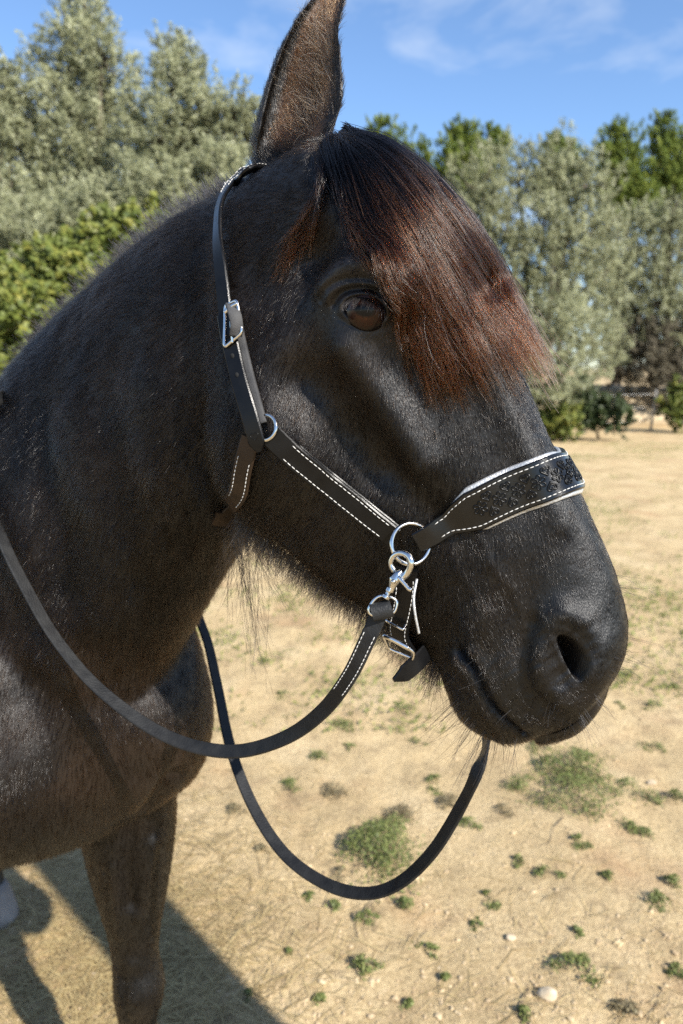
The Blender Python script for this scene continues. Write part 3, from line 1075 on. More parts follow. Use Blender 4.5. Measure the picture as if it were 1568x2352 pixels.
# a second sheet on the far side of the forehead, mirrored, so that the forelock has a body of its own
SUPER = np.sort(np.random.default_rng(77).random(9) * .09 + np.linspace(0, .91, 9))
def clump_sheet(GC, GN, n_locks, per, lift, seed, spread=.004, across=None, wob=.0036, shorten=.42):
    r = np.random.default_rng(seed)
    out = []
    nl = len(GC)
    k = GC.shape[1]
    f = np.linspace(0, 1, k)
    for q in range(n_locks):
        a = np.clip((SUPER[r.integers(0, len(SUPER))] + r.normal(0, .016)) if across is None else across(r), 0, 1) * (nl - 1)
        c = catmull(GC, np.full(1, a))[0]
        nrm = norm(catmull(GN, np.full(1, a))[0])
        h = lift(r, a / (nl - 1))
        c = c + nrm * (LIFT0 * h)[:, None]
        sidev = norm(np.cross(np.gradient(c, axis=0), nrm))
        c = c + sidev * (r.normal(0, .013) * f ** 1.5)[:, None] + sidev * (r.normal(0, .004) * np.sin(f * 7 + r.random() * 6))[:, None]
        end = 1 - shorten * r.random() ** 1.3
        m = per
        off = r.normal(0, 1, (m, 2)) * spread
        taper = (1.3 - 1.05 * f) if q % 4 else (1.2 - .3 * f)
        P = c[None] + off[:, :1, None] * taper[None, :, None] * sidev[None] + off[:, 1:, None] * taper[None, :, None] * nrm[None] * .6
        # frizz
        ph = r.random((m, 1, 3)) * 6.28
        fr = r.uniform(8, 34, (m, 1, 1))
        P = P + wob * r.random((m, 1, 1)) ** 1.5 * np.sin(f[None, :, None] * fr + ph) * (f[None, :, None] ** .8)
        fly = r.random(m) < .10
        P[fly] += (r.normal(0, .012, (fly.sum(), 1, 3)) * (f ** 2)[None, :, None])
        # cut to length
        e = end * r.uniform(.80, 1.0, m)
        t = (f[None] * e[:, None]) * (k - 1)
        i = np.clip(t.astype(int), 0, k - 2)
        w = (t - i)[..., None]
        rows = np.arange(m)[:, None]
        out.append(P[rows, i] * (1 - w) + P[rows, i + 1] * w)
    return np.concatenate(out)

fl_parts = [clump_sheet(grid_c, grid_n, 190, 30, lambda r, a: r.uniform(.15, 1.15), 11, spread=.0034),
            clump_sheet(grid_c, grid_n, 70, 18, lambda r, a: r.uniform(.7, 1.3), 12, spread=.0030, wob=.006)]
far_c = grid_c[:4].copy()
far_n = grid_n[:4].copy()
far_c = far_c - ES * np.array([.015, .03, .045, .06])[:, None, None] * np.linspace(.5, 1, KF)[None, :, None]
far_n = norm(far_n - 2 * (far_n @ ES)[..., None] * ES * .5)
fl_parts.append(clump_sheet(far_c, norm(np.broadcast_to(E1 * .8 + E2 * .6, far_c.shape)), 44, 22, lambda r, a: r.uniform(.2, 1.2), 13))
# the thin lock that falls behind the eye
THIN = [[(752, 352), (738, 420), (716, 480), (692, 530), (668, 575), (648, 620), (630, 660), (614, 705)],
        [(758, 350), (752, 410), (734, 470), (708, 520), (684, 560), (662, 598), (642, 640), (628, 672)]]
tc_, tn_ = [], []
for l in THIN:
    b, nn_ = lock_strands(resample(np.array(l, float), KF), 0, 0, 0)
    tc_.append(b), tn_.append(nn_)
fl_parts.append(clump_sheet(np.array(tc_), norm(np.array(tn_)), 16, 16, lambda r, a: r.uniform(.2, .7), 14, spread=.0022, wob=.0036, shorten=.42))
# tuft at the front of the forehead, short hairs between the ears
fl_all = np.concatenate(fl_parts)
hair_object('forelock', fl_all, .00020, .00013, MAT_FORELOCK, horse)

# ---- fuzz inside the near ear
k = 600
yy_ = 30 + 285 * rng.random(k) ** 1.1
u_ = np.where(rng.random(k) < .55, rng.normal(.62, .10, k), rng.uniform(.2, .82, k))
xx_ = np.interp(yy_, e_l[::-1, 1], e_l[::-1, 0]) * (1 - u_) + np.interp(yy_, e_r[::-1, 1], e_r[::-1, 0]) * u_
roots, dirs, lens = [], [], []
for a_, b_ in zip(xx_, yy_):
    c, n = hit(tree, a_, b_)
    if c is None or c[1] > .9:
        continue
    roots.append(c)
    dn = -1.0 if b_ > 330 else 1.0
    dirs.append(norm(n * .55 + C_UP * dn * rng.uniform(.3, 1.0) - C_RIGHT * rng.normal(.25, .3) + rng.normal(0, .25, 3)))
    lens.append(rng.uniform(.008, .026))
MAT_EAR_FUZZ = hair_mat('ear fuzz', (.014, .009, .006), (.15, .095, .055), .6, .25, .4, False, .1, .8)
hair_object('ear_fuzz', strands_from(np.array(roots), np.array(dirs), np.array(lens), rng.normal(0, .35, (len(roots), 3)), 8), .00016, .00006, MAT_EAR_FUZZ, horse)

# ---- mane: clipped along the crest, long hairs hanging on the far side
crest_px = resample(np.array([(-60, 955), (20, 900), (90, 795), (160, 718), (235, 645), (335, 562), (440, 490), (540, 432), (600, 410)], float), 200)
cd = np.interp(crest_px[:, 0], [-60, 40, 130, 235, 335, 440, 540, 640], [1.31, 1.245, 1.165, 1.08, 1.0, .925, .855, .815])
crest = np.array([pt(p[0], p[1] + 30, d) for p, d in zip(crest_px, cd)])
ci = rng.random(15000) * 198
ci0 = ci.astype(int)
root = crest[ci0] + (crest[ci0 + 1] - crest[ci0]) * (ci - ci0)[:, None]
tang = norm(crest[ci0 + 1] - crest[ci0])
lat = norm(np.cross(tang, np.array((0, 0, 1.0))))
lat = np.where((lat @ C_FWD)[:, None] > 0, -lat, lat)                 # towards the viewer
jit = rng.normal(0, .016, len(root))
root = root + lat * jit[:, None]
up = norm(np.cross(lat, tang))
up = np.where(up[:, 2:] < 0, -up, up)
dirs = norm(up + lat * (.5 * jit / .016)[:, None] * .6 - tang * .35 + rng.normal(0, .22, root.shape) + (.25 * vnoise(root, .02, 4))[:, None] * tang)
ml = rng.uniform(.014, .030, len(root)) * (1 + .3 * vnoise(root, .03, 14))
mane_a = strands_from(root - up * .004, dirs, ml, rng.normal(0, .12, root.shape), 8)
# long hairs below the throat
k = 130
tip_px = [(560, 1430), (600, 1555), (520, 1420), (640, 1400), (585, 1480), (500, 1350), (660, 1385)]
roots, dirs, lens, curl = [], [], [], []
for q in range(k):
    tx, ty = tip_px[q % len(tip_px)]
    a = pt(rng.normal(545, 16) if q % 3 else rng.normal(575, 30), rng.normal(1195, 14), .86)
    b = pt(tx + rng.normal(0, 10), ty + rng.normal(-40, 40), .87)
    roots.append(a), dirs.append(norm(b - a)), lens.append(np.linalg.norm(b - a)), curl.append(rng.normal(0, .05, 3))
mane_b = strands_from(np.array(roots), np.array(dirs), np.array(lens), np.array(curl), 8, wob=.004)
hair_object('mane', np.concatenate([mane_a, mane_b]), .00022, .00010, MAT_MANE, horse)

# ---- beard of the jaw, whiskers of chin and lips
jaw = resample(np.array([(540, 1195), (590, 1238), (640, 1275), (738, 1352), (848, 1420), (935, 1482), (985, 1510), (1010, 1545)], float), 120)
roots, dirs, lens = [], [], []
for q in range(3800):
    i = rng.integers(0, 120)
    o = np.interp(jaw[i, 0], [540, 640, 850, 1000], [.055, .05, .034, .02]) * rng.uniform(-.2, 1.0)
    p = on_plane(jaw[i] + rng.normal(0, 5, 2) + np.array((6, -12)), P0 + ES * o, ES)
    roots.append(p)
    dirs.append(norm(np.array((0, 0, -1.0)) - E1 * rng.uniform(.1, .6) + rng.normal(0, .16, 3)))
    lens.append(rng.uniform(.012, .030) * np.interp(jaw[i, 0], [540, 800, 960, 1010], [1.1, 1.0, 1.3, 1.6]))
beard = strands_from(np.array(roots), np.array(dirs), np.array(lens), rng.normal(0, .2, (3800, 3)), 8)
roots, dirs, lens = [], [], []
spots_w = [((1030, 1590), (1120, 1690), 60, (-.55, -.85), .05), ((1120, 1690), (1190, 1706), 26, (-.1, -1), .04), ((1085, 1500), (1180, 1640), 7, (-.7, -.5), .025),
           ((1395, 1560), (1436, 1460), 16, (.9, -.15), .028), ((1310, 1668), (1380, 1590), 18, (.6, -.8), .028), ((1405, 1320), (1436, 1420), 8, (.9, -.1), .03), ((1250, 1610), (1310, 1640), 10, (-.2, -1), .03)]
for a, b, cnt, d, le in spots_w:
    for q in range(cnt):
        t = rng.random()
        px, py = a[0] + (b[0] - a[0]) * t + rng.normal(0, 5), a[1] + (b[1] - a[1]) * t + rng.normal(0, 5)
        c, n = hit(tree, px, py)
        if c is None:
            c, n = hit(tree, px - 18 * d[0] - 6, py - 18)
            if c is None:
                continue
        roots.append(c)
        dirs.append(norm(E1 * d[0] + E2 * d[1] + n * .5 + rng.normal(0, .18, 3)))
        lens.append(le * rng.uniform(.5, 1.3))
wh = strands_from(np.array(roots), np.array(dirs), np.array(lens), rng.normal(0, .15, (len(roots), 3)), 8)
hair_object('whiskers', np.concatenate([beard, wh]), .00017, .00006, MAT_MANE, horse)
# ================================================================ halter and rein
def leather_mat(name, c1, c2, rough, bump=.25, scale=900, spec=.28):
    m, n, l, b = new_mat(name)
    tc = n.new('ShaderNodeTexCoord')
    t = n.new('ShaderNodeTexNoise')
    t.inputs['Scale'].default_value = 60
    t.inputs['Detail'].default_value = 5
    r = n.new('ShaderNodeValToRGB')
    r.color_ramp.elements[0].position, r.color_ramp.elements[1].position = .35, .7
    r.color_ramp.elements[0].color, r.color_ramp.elements[1].color = (*c1, 1), (*c2, 1)
    l.new(tc.outputs['Object'], t.inputs['Vector'])
    l.new(t.outputs['Fac'], r.inputs['Fac'])
    l.new(r.outputs['Color'], b.inputs['Base Color'])
    b.inputs['Specular IOR Level'].default_value = spec
    rr = n.new('ShaderNodeMapRange')
    rr.inputs['To Min'].default_value, rr.inputs['To Max'].default_value = rough - .08, rough + .14
    l.new(t.outputs['Fac'], rr.inputs['Value'])
    l.new(rr.outputs[0], b.inputs['Roughness'])
    v = n.new('ShaderNodeTexVoronoi')
    v.inputs['Scale'].default_value = scale
    bp = n.new('ShaderNodeBump')
    bp.inputs['Strength'].default_value = bump
    bp.inputs['Distance'].default_value = .0006
    l.new(tc.outputs['Object'], v.inputs['Vector'])
    l.new(v.outputs['Distance'], bp.inputs['Height'])
    l.new(bp.outputs['Normal'], b.inputs['Normal'])
    return m

MAT_LEATHER = leather_mat('black leather', (.003, .003, .0033), (.0050, .0050, .0052), .27, .12, 900, .24)
MAT_TOOLED = leather_mat('glossy tooled leather', (.003, .003, .0033), (.005, .005, .005), .20, .10, 900, .42)
MAT_LEATHER_EDGE = leather_mat('cut leather edge', (.03, .03, .032), (.065, .065, .066), .7, .5)
MAT_LEATHER_BROWN = leather_mat('dark brown leather lining', (.022, .013, .007), (.04, .023, .012), .5)
MAT_LEATHER_REIN = leather_mat('worn black rein leather', (.008, .0085, .0095), (.017, .0175, .018), .52, .5, 500)
MAT_SILVER = noise_mat('silver padding', (.40, .40, .40), (.60, .60, .59), 90, .34, .35, 400, .6, 4, .55)
MAT_THREAD = noise_mat('white thread', (.46, .45, .42), (.62, .61, .58), 300, .75)
MAT_STEEL = noise_mat('polished steel', (.62, .60, .56), (.74, .72, .69), 30, .12, .05, 200, .5, 3, 1.0)

def to_obj(name, VF, mat, parent, smooth=True):
    V, F = VF
    o = mesh_object(name, V, F, mat, None, smooth)
    if 'strap' in name or 'rein' in name or name in ('noseband', 'crown_piece'):
        o.data.set_sharp_from_angle(angle=math.radians(38))
    adopt(o, parent)
    return o

def merge(list_vf):
    V, F, o = [], [], 0
    for v, f in list_vf:
        V.append(np.asarray(v))
        F += [[i + o for i in q] for q in f]
        o += len(v)
    return np.concatenate(V), F

def tube(path, r, m=12, closed=False):
    P = np.asarray(path, float)
    n = len(P)
    T = norm(np.roll(P, -1, 0) - np.roll(P, 1, 0)) if closed else norm(np.gradient(P, axis=0))
    r = np.broadcast_to(np.asarray(r, float), (n,))
    up = np.cross(T[0], (0.3, 0.2, 0.93))
    U = [norm(up)]
    for k in range(1, n):
        u = U[-1] - (U[-1] @ T[k]) * T[k]
        U.append(norm(u))
    U = np.array(U)
    W = np.cross(T, U)
    a = np.linspace(0, 2 * math.pi, m, endpoint=False)
    R = P[:, None] + r[:, None, None] * (np.cos(a)[None, :, None] * U[:, None] + np.sin(a)[None, :, None] * W[:, None])
    if closed:
        V = R.reshape(-1, 3)
        F = [[i * m + j, i * m + (j + 1) % m, ((i + 1) % n) * m + (j + 1) % m, ((i + 1) % n) * m + j] for i in range(n) for j in range(m)]
        return V, F
    return loft(R)

def ribbon(P, N, w, th, taper_end=None):
    """A strap: path, outward normals, widths and thickness; rounded edges. Returns mesh and its side vectors."""
    P, N = np.asarray(P, float), np.asarray(N, float)
    n = len(P)
    T = norm(np.gradient(P, axis=0))
    N = norm(N - (N * T).sum(1, keepdims=True) * T)
    B = np.cross(N, T)
    w = np.broadcast_to(np.asarray(w, float), (n,))
    h, e = th / 2, min(th * .3, .0012)
    prof = [(-1, -h + e, 0), (-1, h - e, 0), (-1, h, e), (0, h, 0), (1, h, -e), (1, h - e, 0), (1, -h + e, 0), (1, -h, -e), (0, -h, 0), (-1, -h, e)]
    R = np.stack([P + B * ((w / 2) * a + c)[:, None] + N * b for a, b, c in prof], 1)
    return loft(R), B, N

def wrap(points, off, n=60, rounds=3, tree_=None):
    """Lay a row of points on the body, off metres above it, and smooth it."""
    tree_ = tree_ or tree
    Q = resample(np.array(points), n)
    P, N = np.empty_like(Q), np.empty_like(Q)
    for i, q in enumerate(Q):
        loc, nor, _, _ = tree_.find_nearest(Vector(q))
        P[i], N[i] = np.array(loc) + np.array(nor) * off, np.array(nor)
    for _ in range(rounds):
        P[1:-1] = (P[:-2] + 2 * P[1:-1] + P[2:]) / 4
        N[1:-1] = (N[:-2] + 2 * N[1:-1] + N[2:]) / 4
    return P, norm(N)

def px_hits(pxs):
    out = []
    for p in pxs:
        c = hit(tree, *p)[0]
        if c is None or c[1] > .92:                    # beside the head: take the plane of the jaw's edge
            c = on_plane(np.array(p, float), P0 + ES * .03, ES)
        out.append(c)
    return np.array(out)

def stitches(P, B, N, th, v, pitch=.0052, length=.0042, lo=0.0, hi=1.0, r=.00046):
    """A row of thread stitches along a strap; v: sideways offset (m)."""
    Q = P + B * np.asarray(v)[..., None] + N * (th / 2 + .0001)
    d = np.concatenate([[0], np.cumsum(np.linalg.norm(np.diff(Q, axis=0), axis=1))])
    s = np.arange(d[-1] * lo + length, d[-1] * hi - length, pitch)
    parts = []
    ip = lambda x, A: np.stack([np.interp(x, d, A[:, k]) for k in range(3)], -1)
    for q in s:
        a, b = ip(q - length / 2, Q), ip(q + length / 2, Q)
        nn_ = norm(ip(q, N))
        sd = norm(np.cross(nn_, b - a)) * rng.normal(0, .00012)
        m = (a + b) / 2 + nn_ * r * .6
        parts.append(tube(np.array([a - nn_ * r * .5 - sd, a * .7 + b * .3 + nn_ * r * .5, m, a * .3 + b * .7 + nn_ * r * .5, b - nn_ * r * .5 + sd]), np.array((.5, .95, 1, .95, .5)) * r, 6))
    return merge(parts)

def local_tube(pxs, depths, r, m=12, n=40, closed=False):
    A = np.array([pt(p[0], p[1], d) for p, d in zip(pxs, np.broadcast_to(depths, (len(pxs),)))])
    return tube(resample(A, n, closed), r, m, closed)

halter = tag(empty('halter', tuple(hit(tree, 943, 1249)[0])), 'black leather halter with white stitching and a tooled silver-edged noseband on the horse', 'halter')

# ---- noseband: near side in pixels, over the nose and mirrored
nb_px = [(958, 1240), (1010, 1215), (1075, 1176), (1140, 1144), (1210, 1116), (1275, 1094)]
nb_near = px_hits(nb_px)
top = on_plane(np.array((1316., 1080.)), P0, ES)
nb_pts = np.concatenate([nb_near, [nb_near[-1] * .4 + top * .6 + ES * .006, top, mirror(nb_near[-1] * .4 + top * .6 + ES * .006)], np.array([mirror(p) for p in nb_near[::-1]])])
P_, N_ = wrap(nb_pts, .0075, 160, 6)
lenf = np.linspace(0, 1, 160)
half = np.minimum(lenf, 1 - lenf) * 2
nb_w = np.interp(half, [0, .20, .34, 1], [.0205, .0225, .0385, .0390])
(vf, B_, N_) = ribbon(P_, N_, nb_w, .0042)
noseband = to_obj('noseband', vf, MAT_TOOLED, halter)
noseband['label'] = 'wide black leather noseband tooled with hearts and flowers'
pad_i = np.where((half > .20))[0]
(vf, b2, n2) = ribbon(P_[pad_i] - N_[pad_i] * .0042, N_[pad_i], np.interp(half[pad_i], [.20, .26, .36, 1], [.022, .029, .0448, .0452]), .0048)
to_obj('noseband_padding', vf, MAT_SILVER, halter)
edge = nb_w / 2 - .0042
st = merge([stitches(P_, B_, N_, .0042, edge, lo=.055, hi=.945), stitches(P_, B_, N_, .0042, -edge, lo=.055, hi=.945)])
tag(to_obj('stitching', st, MAT_THREAD, noseband), kind='stuff')

# tooled hearts and flowers, raised lines on the noseband
dist = np.concatenate([[0], np.cumsum(np.linalg.norm(np.diff(P_, axis=0), axis=1))])
def on_band(u, v, lift=.0):
    ip = lambda A: np.stack([np.interp(u, dist, A[:, k]) for k in range(3)], -1)
    return ip(P_) + norm(ip(B_)) * np.asarray(v)[..., None] + norm(ip(N_)) * (.0021 + lift)
def heart(u0, v0, s, rot):
    a = np.linspace(0, 2 * math.pi, 40, endpoint=False)
    x = 16 * np.sin(a) ** 3 / 17
    y = (13 * np.cos(a) - 5 * np.cos(2 * a) - 2 * np.cos(3 * a) - np.cos(4 * a)) / 17
    c, s_ = math.cos(rot), math.sin(rot)
    return u0 + s * (x * c - y * s_), v0 + s * (x * s_ + y * c)
def petal(u0, v0, s, ang):
    a = np.linspace(0, 2 * math.pi, 24, endpoint=False)
    x, y = .55 + .45 * np.cos(a), .24 * np.sin(a) * (1 + .3 * np.cos(a))
    c, s_ = math.cos(ang), math.sin(ang)
    return u0 + s * (x * c - y * s_), v0 + s * (x * s_ + y * c)
tool = []
total = dist[-1]
u0 = total * .5 * .365
cells = 13
du = (total - 2 * u0) / cells
for k in range(cells + 1):
    u = u0 + k * du
    w = .0042
    if k % 1 == 0:
        for j in range(6):
            q = petal(u, 0.0, .0066, j * math.pi / 3 + .3)
            tool.append(tube(on_band(*q, .0003), .0008, 6, True))
        a = np.linspace(0, 2 * math.pi, 14, endpoint=False)
        tool.append(tube(on_band(u + .0012 * np.cos(a), .0012 * np.sin(a), .0003), .0008, 6, True))
    if k < cells:
        for sg in (1, -1):
            q = heart(u + du * .5, sg * .0078, .0047, 0 if sg > 0 else math.pi)
            tool.append(tube(on_band(*q, .0003), .0009, 6, True))
            q = heart(u + du * .5, sg * .0076, .0026, 0 if sg > 0 else math.pi)
            tool.append(tube(on_band(*q, .0003), .0006, 6, True))
tag(to_obj('tooling', merge(tool), MAT_LEATHER, noseband), kind='stuff')

def strap(name, pxs, w, th, off, n=60, stitch=True, mat=MAT_LEATHER, lo=.12, hi=.90, both=True, extra=None, inset=.0036, edge_mat=None, rounds=3):
    """A strap on the near cheek and its twin on the other side."""
    pts3 = px_hits(pxs)
    out = None
    for k in ((0, 1) if both else (0,)):
        q = pts3 if k == 0 else np.array([mirror(p) for p in pts3])
        P, N = wrap(q, off, n, rounds)
        vf, B, N = ribbon(P, N, w, th)
        o = to_obj(name, vf, mat, halter)
        if stitch and k == 0:
            wv = np.broadcast_to(np.asarray(w, float), (n,)) / 2 - inset
            s = merge([stitches(P, B, N, th, wv, lo=lo, hi=hi), stitches(P, B, N, th, -wv, lo=lo, hi=hi)])
            tag(to_obj('stitching', s, MAT_THREAD, o), kind='stuff')
        if k == 0:
            out = (o, P, B, N)
    return out

# ---- cheek piece from the lower ring up to the jaw ring (two layers)
cheek, cP, cB, cN = strap('cheek_strap', [(908, 1226), (870, 1198), (800, 1146), (730, 1090), (670, 1040), (628, 1000)], .0225, .0046, .0075, 70, lo=.06, hi=.88)
strap('cheek_strap_lining', [(904, 1224), (870, 1198), (800, 1146), (730, 1090), (672, 1042)], .0245, .0030, .0042, 60, False, both=False)

# ---- upper cheek piece with its holes, standing a little off the cheek, and the crown piece over the poll
up_px = [(606, 1030), (592, 975), (574, 905), (556, 835), (542, 775), (535, 730)]
pts3 = px_hits(up_px)
P, N = wrap(pts3, .013, 60, 4)
N = norm(N * .45 + norm(CAM - P) * .75 + np.array((-.28, 0, 0)))
wv = np.interp(np.linspace(0, 1, 60), [0, .05, .07, 1], [.005, .0150, .0165, .0172])
vf, uB, uN = ribbon(P, N, wv, .0040)
upper = to_obj('billet_strap', vf, MAT_LEATHER, halter)
upper['label'] = 'thick black leather strap with punched holes and a stamped heart'
uP = P
P2, N2 = wrap(pts3[1:], .0065, 50, 4)
N2 = norm(N2 * .45 + norm(CAM - P2) * .75 + np.array((-.28, 0, 0)))
vf, b_, n_ = ribbon(P2 + np.array((.004, 0, 0)), N2, .0165, .0052)
under = to_obj('billet_lining', vf, MAT_LEATHER_EDGE, halter)
# punched holes: short dark collars on the strap
MAT_HOLE = noise_mat('dark hole', (.002, .002, .002), (.004, .004, .004), 50, .9)
for f in (.53, .68, .84, .95):
    i = int(f * 59)
    a = np.linspace(0, 2 * math.pi, 14, endpoint=False)
    T = norm(np.cross(uB[i], uN[i]))
    c = uP[i] + uN[i] * .0021
    ring = c + np.cos(a)[:, None] * .0021 * uB[i] + np.sin(a)[:, None] * .0025 * T
    to_obj('punched_hole', loft(np.stack([ring - uN[i] * .0006, ring + uN[i] * .00012])), MAT_HOLE, upper)
i = 6
T = norm(np.cross(uB[i], uN[i]))
hx, hy = heart(0, 0, .0042, 0)
to_obj('stamped_heart', tube(uP[i] + uN[i] * .0021 + hx[:, None] * uB[i] - hy[:, None] * T * (1 if T[2] < 0 else -1), .0004, 5, True), MAT_LEATHER, upper)
# far twin
P3, N3 = wrap(np.array([mirror(p) for p in pts3]), .012, 60, 4)
vf, _, _ = ribbon(P3, N3, .0195, .0046)
to_obj('billet_strap', vf, MAT_LEATHER, halter)

cr_px = [(533, 735), (527, 680), (522, 620), (520, 560), (522, 505), (532, 460), (552, 428)]
cr = px_hits(cr_px)
pl = on_plane(np.array((598., 408.)), P0, ES)
cr_pts = np.concatenate([cr, [pl + ES * .03, pl, pl - ES * .03], np.array([mirror(p) for p in cr[::-1]])])
P, N = wrap(cr_pts, .010, 150, 8)
vf, kB, kN = ribbon(P, N, .0150, .0042)
crown_piece = to_obj('crown_piece', vf, MAT_LEATHER, halter)
s = merge([stitches(P, kB, kN, .0042, np.full(150, .0050), lo=.25, hi=.75, r=.0004), stitches(P, kB, kN, .0042, np.full(150, -.0050), lo=.27, hi=.73, r=.0004)])
tag(to_obj('stitching', s, MAT_THREAD, crown_piece), kind='stuff')

# ---- throat strap from the jaw ring under the throat
th_px = [(584, 1005), (572, 1045), (560, 1090), (549, 1135), (541, 1172)]
tp = px_hits(th_px)
low = on_plane(np.array((556., 1215.)), P0, ES)
P, N = wrap(np.concatenate([tp, [low + ES * .035 - E1 * .01, low, low - ES * .035 - E1 * .01], np.array([mirror(p) for p in tp[::-1]])]), .007, 120, 6)
vf, tB, tN = ribbon(P, N, .0195, .0034)
throat = to_obj('throat_strap', vf, MAT_LEATHER_BROWN, halter)
s = merge([stitches(P, tB, tN, .0034, np.full(120, .0066), lo=.04, hi=.17), stitches(P, tB, tN, .0034, np.full(120, -.0066), lo=.04, hi=.17)])
tag(to_obj('stitching', s, MAT_THREAD, throat), kind='stuff')
dT = project(tp[-1])[2]
A = np.array([pt(493, 1130, dT - .015), pt(505, 1142, dT - .012), pt(522, 1160, dT - .006), pt(545, 1182, dT)])
vf, _, _ = ribbon(resample(A, 16), np.tile(norm(np.array((.75, -.25, .75))), (16, 1)), .016, .0040)
to_obj('throat_strap_tail', vf, MAT_LEATHER_EDGE, halter)

# ---- rings
def ring_at(px, py, rpx, tube_r, depth, tilt=(0, 0), name='ring', n=64):
    c = pt(px, py, depth)
    rr = rpx / FPX * depth
    x = norm(C_RIGHT + C_FWD * tilt[0])
    y = norm(C_UP + C_FWD * tilt[1])
    a = np.linspace(0, 2 * math.pi, n, endpoint=False)
    return to_obj(name, tube(c + rr * (np.cos(a)[:, None] * x + np.sin(a)[:, None] * y), tube_r, 14, True), MAT_STEEL, halter), c
d_main = project(hit(tree, 943, 1249)[0])[2] - .012
ring_o, RING = ring_at(943, 1249, 47, .0021, d_main, (.32, .10), 'nose_ring')
far_c = mirror(RING)
a = np.linspace(0, 2 * math.pi, 48, endpoint=False)
to_obj('nose_ring', tube(far_c + .0175 * (np.cos(a)[:, None] * E1 + np.sin(a)[:, None] * E2), .0021, 10, True), MAT_STEEL, halter)
d_jaw = project(px_hits([(612, 975)])[0])[2] - .008
ring_at(609, 982, 29, .0019, d_jaw, (-.5, .1), 'jaw_ring')

# ---- buckle of the upper cheek
d_b = project(px_hits([(535, 740)])[0])[2] - .020
def frame_tube(pxs, depths, r, name, parent=halter, n=60, m=10):
    A = np.array([pt(p[0], p[1], d) for p, d in zip(pxs, depths)])
    # straight sides with round corners
    Q = []
    L = len(A)
    for k in range(L):
        p, q, w = A[k - 1], A[k], A[(k + 1) % L]
        for t in np.linspace(0, 1, 5):
            c1, c2 = q + (p - q) * .14, q + (w - q) * .14
            Q.append((1 - t) ** 2 * c1 + 2 * t * (1 - t) * q + t * t * c2)
    return to_obj(name, tube(np.array(Q), r, m, True), MAT_STEEL, parent)
buckle = frame_tube([(517, 702), (544, 690), (556, 764), (515, 799)], [d_b + .006, d_b - .004, d_b - .006, d_b + .004], .0017, 'cheek_buckle')
to_obj('buckle_prong', local_tube([(528, 700), (530, 745), (534, 788)], [d_b + .002, d_b - .003, d_b - .002], .0012), MAT_STEEL, buckle)
to_obj('buckle_bar', local_tube([(516, 718), (530, 706), (546, 697)], [d_b, d_b - .002, d_b - .005], .0022, 12, 20), MAT_STEEL, buckle)
A = np.array([pt(531, 700, d_b + .004), pt(537, 716, d_b - .007), pt(543, 745, d_b - .008), pt(541, 772, d_b - .003)])
vf, _, _ = ribbon(resample(A, 24), np.tile(norm(np.array((.35, -.9, 0))), (24, 1)), .012, .0030)
to_obj('buckle_loop', vf, MAT_LEATHER_EDGE, halter)

# ---- chin strap: from the ring down behind the chin and up to the far ring, with buckle and tail
ch_px = [(938, 1296), (936, 1340), (930, 1390), (926, 1440), (934, 1485)]
chp = px_hits(ch_px)
lowc = on_plane(np.array((962., 1510.)), P0, ES)
P, N = wrap(np.concatenate([chp, [lowc + ES * .022, lowc, lowc - ES * .022], np.array([mirror(p) for p in chp[::-1]])]), .010, 120, 6)
vf, hB, hN = ribbon(P, N, .0225, .0046)
chin = to_obj('chin_strap', vf, MAT_LEATHER, halter)
s = merge([stitches(P, hB, hN, .0046, np.full(120, .0082), lo=.03, hi=.36), stitches(P, hB, hN, .0046, np.full(120, -.0082), lo=.03, hi=.36)])
tag(to_obj('stitching', s, MAT_THREAD, chin), kind='stuff')
to_obj('chin_piping', local_tube([(957, 1330), (950, 1372), (953, 1410), (962, 1455)], [d_main + .006, d_main + .002, d_main + .002, d_main + .006], .0013, 10, 30), MAT_SILVER, halter)
d_c = project(px_hits([(930, 1450)])[0])[2] - .020
kp = frame_tube([(884, 1424), (926, 1447), (937, 1422), (904, 1404)], [d_c - .002, d_c - .008, d_c, d_c + .006], .0015, 'strap_keeper')
bk = frame_tube([(878, 1458), (948, 1497), (946, 1512), (893, 1490)], [d_c - .001, d_c - .006, d_c + .004, d_c + .008], .0016, 'chin_buckle')
to_obj('buckle_bar', local_tube([(880, 1459), (905, 1471), (938, 1489)], [d_c - .003, d_c - .006, d_c - .008], .0026, 12, 24), MAT_STEEL, bk)
to_obj('buckle_prong', local_tube([(938, 1488), (950, 1500), (947, 1514)], [d_c - .008, d_c - .006, d_c], .0019, 10, 24), MAT_STEEL, bk)
A = np.array([pt(980, 1498, d_c + .012), pt(958, 1522, d_c + .004), pt(930, 1546, d_c), pt(903, 1562, d_c - .004)])
tail_w = np.interp(np.linspace(0, 1, 30), [0, .72, 1], [.0190, .0190, .0045])
vf, _, _ = ribbon(resample(A, 30), np.tile(norm(np.array((-.1, -.95, -.22))), (30, 1)), tail_w, .0040)
to_obj('chin_strap_tail', vf, MAT_LEATHER, halter)

